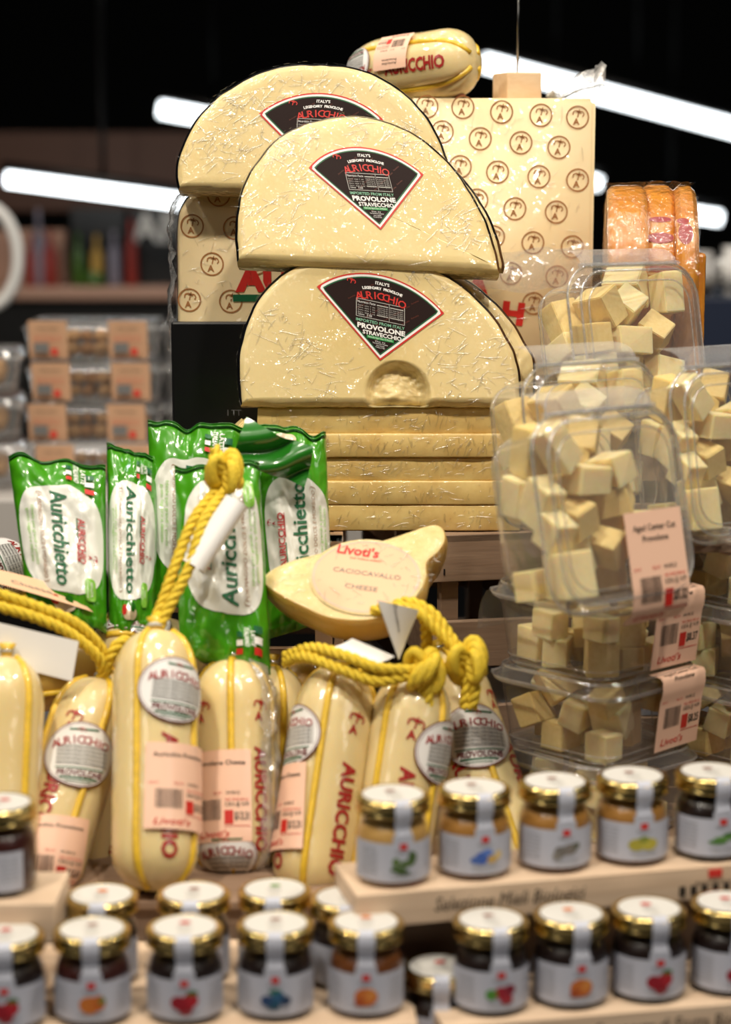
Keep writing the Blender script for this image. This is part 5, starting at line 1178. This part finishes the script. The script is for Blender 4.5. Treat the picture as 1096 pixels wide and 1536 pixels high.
# ------------------------------------------------------------------ walnut tubs behind on the left
def nut_mesh(k):
    b = bmesh.new(); bmesh.ops.create_icosphere(b, subdivisions=3, radius=1)
    for v in b.verts: v.co *= 1 + .25 * noise.noise(v.co * 1.6 + Vector((k, 0, 0))) + .10 * noise.noise(v.co * 4 + Vector((0, k, 0)))
    m = MB(); m.bm(b, M['nut'] if k % 2 else M['nut2'], smooth=True); return m.build('nut', mesh_only=True)
M['nut'] = simple('walnut kernel', '#b07c48', .5, bump=.6, bscale=150, var=.4, vscale=60); M['nut2'] = simple('pale walnut kernel', '#cfa06a', .5, bump=.6, bscale=150, var=.3, vscale=60)
NM = [nut_mesh(k) for k in range(4)]
def box_tub_meshes(W, D, H):
    m = MB(); V = []
    for (w, d_, z) in ((W * .45, D * .45, 0), (W * .49, D * .49, H * .78), (W * .5, D * .5, H * .78)):
        V += [(x * w / .5 * .5 * 1, y * d_ / .5 * .5, z) for x, y in rrect(1, 1, .2, 5)]
    N = len(V) // 3; F = [[i * N + k, i * N + (k + 1) % N, (i + 1) * N + (k + 1) % N, (i + 1) * N + k] for i in range(2) for k in range(N)] + [list(range(N))[::-1]]
    m.add(V, F, M['clear_bg']); tb = m.build('tub', mesh_only=True)
    m = MB(); V = []
    for (w, d_, z) in ((W * .505, D * .505, H * .76), (W * .505, D * .505, H * .83), (W * .48, D * .48, H * .84), (W * .46, D * .46, H * .98)):
        V += [(x * w, y * d_, z) for x, y in rrect(1, 1, .2, 5)]
    F = [[i * N + k, i * N + (k + 1) % N, (i + 1) * N + (k + 1) % N, (i + 1) * N + k] for i in range(3) for k in range(N)] + [[3 * N + k for k in range(N)]]
    m.add(V, F, M['clear_bg']); return tb, m.build('lid', mesh_only=True)
M['clear_bg'] = plastic('far clear tub plastic', haze=.10, floor=.06, rough=.12, bump=.3)
NY = 2.5; NW = .172; NHh = .0505; tb, ld = box_tub_meshes(NW, .13, NHh)
m = MB(); ff = lambda x, y, o=0: Vector((x, -.067 - o - .004 * (y > 0), y))
m.patch(lambda x, y, o=0: Vector((x, -.0665 - o + .004 * (-y / .02), y + NHh * .5)), -.024, .024, -.022, .026, 'tan_label')
m.text('Walnut Halves', .003, 'black', lambda x, y, o=0: Vector((x, -.0725, y)), 0, .042, width=.026); m.box((.018, .0005, .012), 'grey', loc=(-.008, -.0712, .018)); m.box((.008, .0005, .008), 'redb', loc=(.008, -.0712, .013))
for i in range(2): m.text('NET WT SELL BY', .002, 'redb', lambda x, y, o=0: Vector((x, -.072, y)), 0, .031 - i * .004, width=.034)
nl = m.build('price_label', mesh_only=True)
rs = random.Random(11)
def nut_tub(cx, z, y, which, nuts=True, lx=(-.062, .062)):
    root = empty('clear_tub'); root.matrix_world = Matrix.Translation((cx, y, z)) @ Matrix.Rotation(rs.uniform(-.04, .04), 4, 'Z')
    link('tub', tb, root); link('lid', ld, root)
    for x in lx: link('price_label', nl, root, Matrix.Translation((x, 0, 0)))
    tag(root, '%s clear tub of walnut pieces in the blurred stack at left' % which, 'food tub', 'clear walnut tubs')
    if nuts:
        for j in range(24):
            r = .0125 * rs.uniform(.85, 1.2)
            mt = Matrix.Translation((cx - .058 + (j % 8) * .0168 + rs.uniform(-.002, .002), y - .044 + .022 * (j // 8 % 2) , z + .013 + (.0165 if j >= 16 else 0) )) @ Matrix.Rotation(rs.uniform(0, 6), 4, 'Z') @ Matrix.Rotation(rs.uniform(0, 6), 4, 'X') @ Matrix.Diagonal((r * .8, r * .62, r * .6, 1))
            if j >= 16: mt = Matrix.Translation((0, .010, 0)) @ mt
            tag(link('walnut', NM[j % 4], None, mt), 'walnut piece inside the %s blurred tub at left' % which, 'nut', 'walnuts in the %s tub' % which)
zN = [CZ + slope(y) * NY for y in (541, 603, 664, 724)]
for k, (z, w_) in enumerate(zip(zN, ('topmost', 'second', 'third', 'lowest'))):
    nut_tub(XatY(138 + (0, 2, -2, 4)[k], 500, NY), z - .0, NY + .05, w_, lx=(-.052, .047))
for k, (z, w_) in enumerate(zip(zN, ('topmost right', 'second right', 'third right', 'lowest right'))):
    nut_tub(XatY(345, 500, NY), z, NY + .05, w_, nuts=k < 3, lx=(.05,))
tb2 = tb
for k, z in enumerate((zN[1] + .02, zN[2] + .015, zN[3] + .01)):
    root = empty('clear_tub'); root.matrix_world = Matrix.Translation((XatY(-62, 560, NY), NY - .02, z - .002 * k)) @ Matrix.Rotation(.1, 4, 'Z'); link('tub', tb, root); link('lid', ld, root)
    tag(root, '%s tub of brown pastry cut off by the left edge' % ('upper', 'middle', 'lower')[k], 'food tub')
    for j in range(5):
        r = .021; tag(link('pastry', NM[j % 4], None, Matrix.Translation((XatY(-62, 560, NY) - .055 + j * .027, NY - .02 - .012 * (j % 2), z + .021 - .002 * k)) @ Matrix.Diagonal((r * .62, r, r * .75, 1))), 'brown pastry in the %s tub at the left edge' % ('upper', 'middle', 'lower')[k], 'pastry', 'pastries in the %s left tub' % ('upper', 'middle', 'lower')[k])

# ------------------------------------------------------------------ the store behind
def st(name, size, loc, mat, bevel=0):
    m = MB(); m.box(size, mat, bevel=bevel, loc=loc); o = m.build(name); o['kind'] = 'structure'; return o
M['floor_m'] = simple('dark polished floor', '#2a2a2c', .35); M['ceil_m'] = simple('black painted ceiling', '#06090b', .8); M['wall_m'] = simple('dark store wall', '#0a0f10', .8)
M['brown_m'] = simple('brown fascia', '#46291a', .6); M['counter_m'] = simple('tan counter front', '#b08a76', .5); M['dark_m'] = simple('dark case', '#0b0b0c', .4)
M['case_w'] = simple('pale grey shelf edge', '#b4b0ac', .4); M['navy'] = simple('navy packaging', '#16223a', .5); M['tabletop'] = simple('grey table top', '#46464a', .5)
st('floor', (14, 14, .1), (0, 5.5, -.05), 'floor_m'); st('ceiling', (14, 14, .1), (0, 5.5, 4.25), 'ceil_m')
st('wall_back', (14, .1, 4.3), (0, 12.0, 2.1), 'wall_m'); st('wall_left', (.1, 13.5, 4.3), (-6.9, 5.3, 2.1), 'wall_m'); st('wall_right', (.1, 13.5, 4.3), (6.9, 5.3, 2.1), 'wall_m')
# display table
root = empty('display_table', (0, 1.5, 0)); m = MB(); m.box((1.5, 1.05, .03), 'tabletop', bevel=.003, loc=(0, 0, TT - .015)); m.build('table_top', root)
m = MB(); m.box((1.4, .95, TT - .03), 'dark_m', loc=(0, 0, (TT - .03) / 2)); m.build('table_base', root); tag(root, 'grey topped display table carrying the whole cheese display', 'table')
# refrigerated case with the walnut tubs
zc = zN[3] - .0005; root = empty('display_case', (-.55, NY + .12, 0)); m = MB(); m.box((1.1, .6, .03), 'case_w', bevel=.004, loc=(0, 0, zc - .015)); m.build('shelf', root)
m = MB(); m.box((1.1, .02, .09), 'case_w', bevel=.004, loc=(0, -.30, zc - .035)); m.build('shelf_edge', root); m = MB(); m.box((1.08, .55, zc - .03), 'dark_m', loc=(0, 0, (zc - .03) / 2)); m.build('base', root)
tag(root, 'pale edged shelf case at left holding the walnut tubs', 'display case')
# far counter, fascia, screens
YF = 4.6
def pxbox(name, x0, y0, x1, y1, Y, D, mat, label=None, cat=None, group=None, kind=None):
    a, b = P(x0, y0, Y), P(x1, y1, Y); m = MB(); m.box((abs(b.x - a.x), D, abs(a.z - b.z)), mat, bevel=.004, loc=((a.x + b.x) / 2, Y + D / 2, (a.z + b.z) / 2)); o = m.build(name)
    if label: tag(o, label, cat, group)
    if kind: o['kind'] = kind
    return o
x = pxbox('trim_1', -700, 198, 300, 318, YF + .3, .2, 'brown_m', kind='structure')
pxbox('service_counter', -700, 431, 300, 450, YF, .6, 'counter_m', 'tan service counter front in the blurred background at left', 'counter')
pxbox('service_desk', -700, 450, 330, 1500, YF + .03, .5, 'dark_m', 'dark lower part of the service counter at left, under its tan front', 'counter')
pxbox('backdrop_board', -300, 345, 100, 431, YF + .2, .05, M['tanp'] if 'tanp' in M else 'counter_m', 'tan panel above the service counter', 'panel')
pxbox('menu_screen', 104, 312, 190, 431, YF + .12, .04, 'dark_m', 'black screen with coloured blurs on the counter', 'screen')
sg = pxbox('store_sign', 194, 312, 300, 431, YF + .1, .04, 'dark_m', 'black sign with pale lettering behind the left block', 'sign')
m = MB(); p = P(246, 342, YF + .09); m.text('AFS', .065, 'lgrey', lambda x, y, o=0: Vector((x, p.y, y)), p.x, p.z, bold=.03); lo = m.build('lettering'); lo.parent = sg; tag(lo, 'pale grey lettering')
def blob(px, py, w, h, Y, mat, name, label, cat, group=None):
    c = P(px, py, Y); b = bmesh.new(); bmesh.ops.create_cube(b, size=2); bmesh.ops.bevel(b, geom=b.edges, offset=.5, segments=5, affect='EDGES'); m = MB()
    k = Y / FP; m.bm(b, mat, Matrix.Translation(c) @ Matrix.Diagonal((w * k / 2, .05, h * k / 2, 1)), True); return tag(m.build(name), label, cat, group)
M['redthing'] = simple('red item', '#86251a', .6); M['greenthing'] = simple('green bottle', '#3a5a18', .4); M['ochre'] = simple('ochre packet', '#b08a3a', .6); M['plum'] = simple('grey violet item', '#7a7480', .5)
def bottle(px, py, w, h, mat, label, cat='bottle'):
    c = P(px, py + h / 2, YF + .06 + .0); k = YF / FP; m = MB(); W, H = w * k / 2, h * k
    m.lathe([(W * .9, 0), (W, H * .05), (W, H * .6), (W * .35, H * .78), (W * .35, H)], mat, 18, Matrix.Translation(c)); return tag(m.build('bottle'), label, cat, 'goods on the far counter')
bottle(118, 390, 18, 80, 'greenthing', 'dark green bottle shape in front of the black screen')
bottle(146, 391, 18, 78, 'ochre', 'ochre bottle shape in front of the black screen'); bottle(172, 388, 18, 84, 'plum', 'grey bottle shape in front of the black screen')
bottle(198, 380, 18, 100, 'redthing', 'dark red bottle shape beside the black sign'); bottle(142, 414, 30, 34, 'greenthing', 'squat green jar shape on the far counter')
bottle(48, 392, 22, 78, 'redthing', 'left red packet standing on the far counter', 'packet'); bottle(76, 388, 24, 84, 'redthing', 'right red packet standing on the far counter', 'packet'); bottle(60, 372, 20, 116, 'plum', 'grey violet bottle shape at the far left', 'bottle')
# pale ring at the left edge
c = P(-22, 385, 3.4); m = MB(); m.tube([c + Vector((cos(t) * .055, 0, sin(t) * .085)) for t in [2 * pi * i / 40 for i in range(40)]], .011, 'white', n=12, closed=True); m.tube([c + Vector((0, 0, -.085)), Vector((c.x, c.y, .0))], .01, 'white', n=10)
tag(m.build('hoop_stand'), 'blurred white hoop at the left edge', 'stand')
# right background
pxbox('packaging_shelf', 1040, 446, 1500, 700, 3.2, .5, 'navy', 'navy packaged goods on a shelf at the right edge', 'shelf')
for i, (px, py, w_, h_) in enumerate(((1052, 412, 52, 70), (1098, 408, 50, 76), (1150, 412, 60, 66))): blob(px, py, w_, h_, 3.25, 'case_w' if i != 1 else 'white', 'white_packet', '%s blurred white packet above the navy goods at right' % ('leftmost', 'second', 'third')[i], 'packet', 'white packets at the right')

# yellow wedge and orange item beside the top tub
pc = P(1040, 470, 1.66)
m = MB(); m.box((.014, .03, .10), 'orange', bevel=.003, loc=(pc.x, pc.y, pc.z)); tag(m.build('cheese_wedge'), 'thin orange cheese wedge standing beside the topmost tub', 'cheese')

# ------------------------------------------------------------------ lights of the hall, with added fill lamps
def tube_light(x0, y0, Y0, x1, y1, Y1, r, label, s=9):
    a, b = P(x0, y0, Y0), P(x1, y1, Y1); d = (b - a).normalized(); root = empty('tube_light', (a + b) / 2)
    m = MB(); m.tube([a, b], r, M['glow'], n=14); t = m.build('tube'); m = MB(); up = Vector((0, 0, r * 1.5)); m.tube([a - d * .01 + up, b + d * .01 + up], r * .8, 'dark_m', n=6); h = m.build('housing')
    m = MB(); mid = (a + b) / 2; m.tube([mid + up, Vector((mid.x, mid.y, 4.2))], .006, 'dark_m', n=6); w = m.build('hanger'); adopt(root, t, h, w); tag(root, label, 'ceiling light', 'glowing tube lights')
M['glow'] = glow('white tube glow', '#f4fbff', 6.0)
tube_light(725, 93, 6, 1180, 214, 6, .024, 'longest glowing tube light at the upper right'); tube_light(240, 163, 6, 400, 192, 6, .022, 'short glowing tube light left of the topmost half wheel')
tube_light(10, 268, 4.4, 300, 306, 4.4, .016, 'glowing tube light at the left edge'); tube_light(760, 240, 6, 900, 275, 6, .018, 'tube light whose end shows beside the printed block')
tube_light(930, 305, 6, 1080, 327, 6, .019, 'tube light ending at the right behind the orange wheels')
LK = .35
def lamp(loc, target, size, energy, col=(1, .90, .76), spread=140):
    l = bpy.data.lights.new('spot_or_fill_lamp', 'AREA'); l.shape = 'DISK'; l.size = size; l.energy = energy * .30; l.color = col; l.spread = radians(spread)
    o = bpy.data.objects.new('spot_or_fill_lamp', l); COL.objects.link(o); o.location = loc
    o.rotation_euler = (Vector(target) - Vector(loc)).to_track_quat('-Z', 'Y').to_euler(); return o
T0 = (0, 1.5, 1.15)
lamp((-.7, .3, 3.2), T0, .16, 62); lamp((.55, .1, 3.3), T0, .16, 62); lamp((1.5, 1.3, 3.3), T0, .16, 34); lamp((-1.6, 1.5, 3.3), T0, .16, 34); lamp((.1, 1.0, 3.5), T0, .14, 30)
lamp((-2.3, -.9, 2.7), T0, .9, 15, (1, .93, .84)); lamp((2.3, -.9, 2.7), T0, .9, 15, (1, .93, .84)); lamp((-.4, 3.0, 3.6), (0, 1.6, 1.2), .3, 16)  # the broad pair, left and right, is unseen fill added for frontal light
lamp((-1.6, 3.4, 3.6), (-.8, 4.6, 1.3), .5, 22, (1, .85, .7)); lamp((-.7, 1.9, 2.9), (-.4, 2.5, 1.2), .3, 16, (1, .9, .78)); lamp((1.4, 2.4, 3.2), (1.0, 3.3, 1.2), .3, 18, (.8, .9, 1))
wd = bpy.data.worlds.new('world'); SC.world = wd; wd.use_nodes = True; bg = wd.node_tree.nodes['Background']; bg.inputs[0].default_value = (.75, .78, .80, 1); bg.inputs[1].default_value = .012
SC.view_settings.view_transform = 'Standard'; SC.view_settings.look = 'None'; SC.view_settings.gamma = 1; SC.view_settings.use_curve_mapping = False; SC.view_settings.exposure = 0.0
SC.cycles.transparent_max_bounces = 40; SC.cycles.max_bounces = 10; SC.cycles.caustics_reflective = False; SC.cycles.caustics_refractive = False; SC.cycles.sample_clamp_indirect = 4
SC.cycles.use_denoising = True
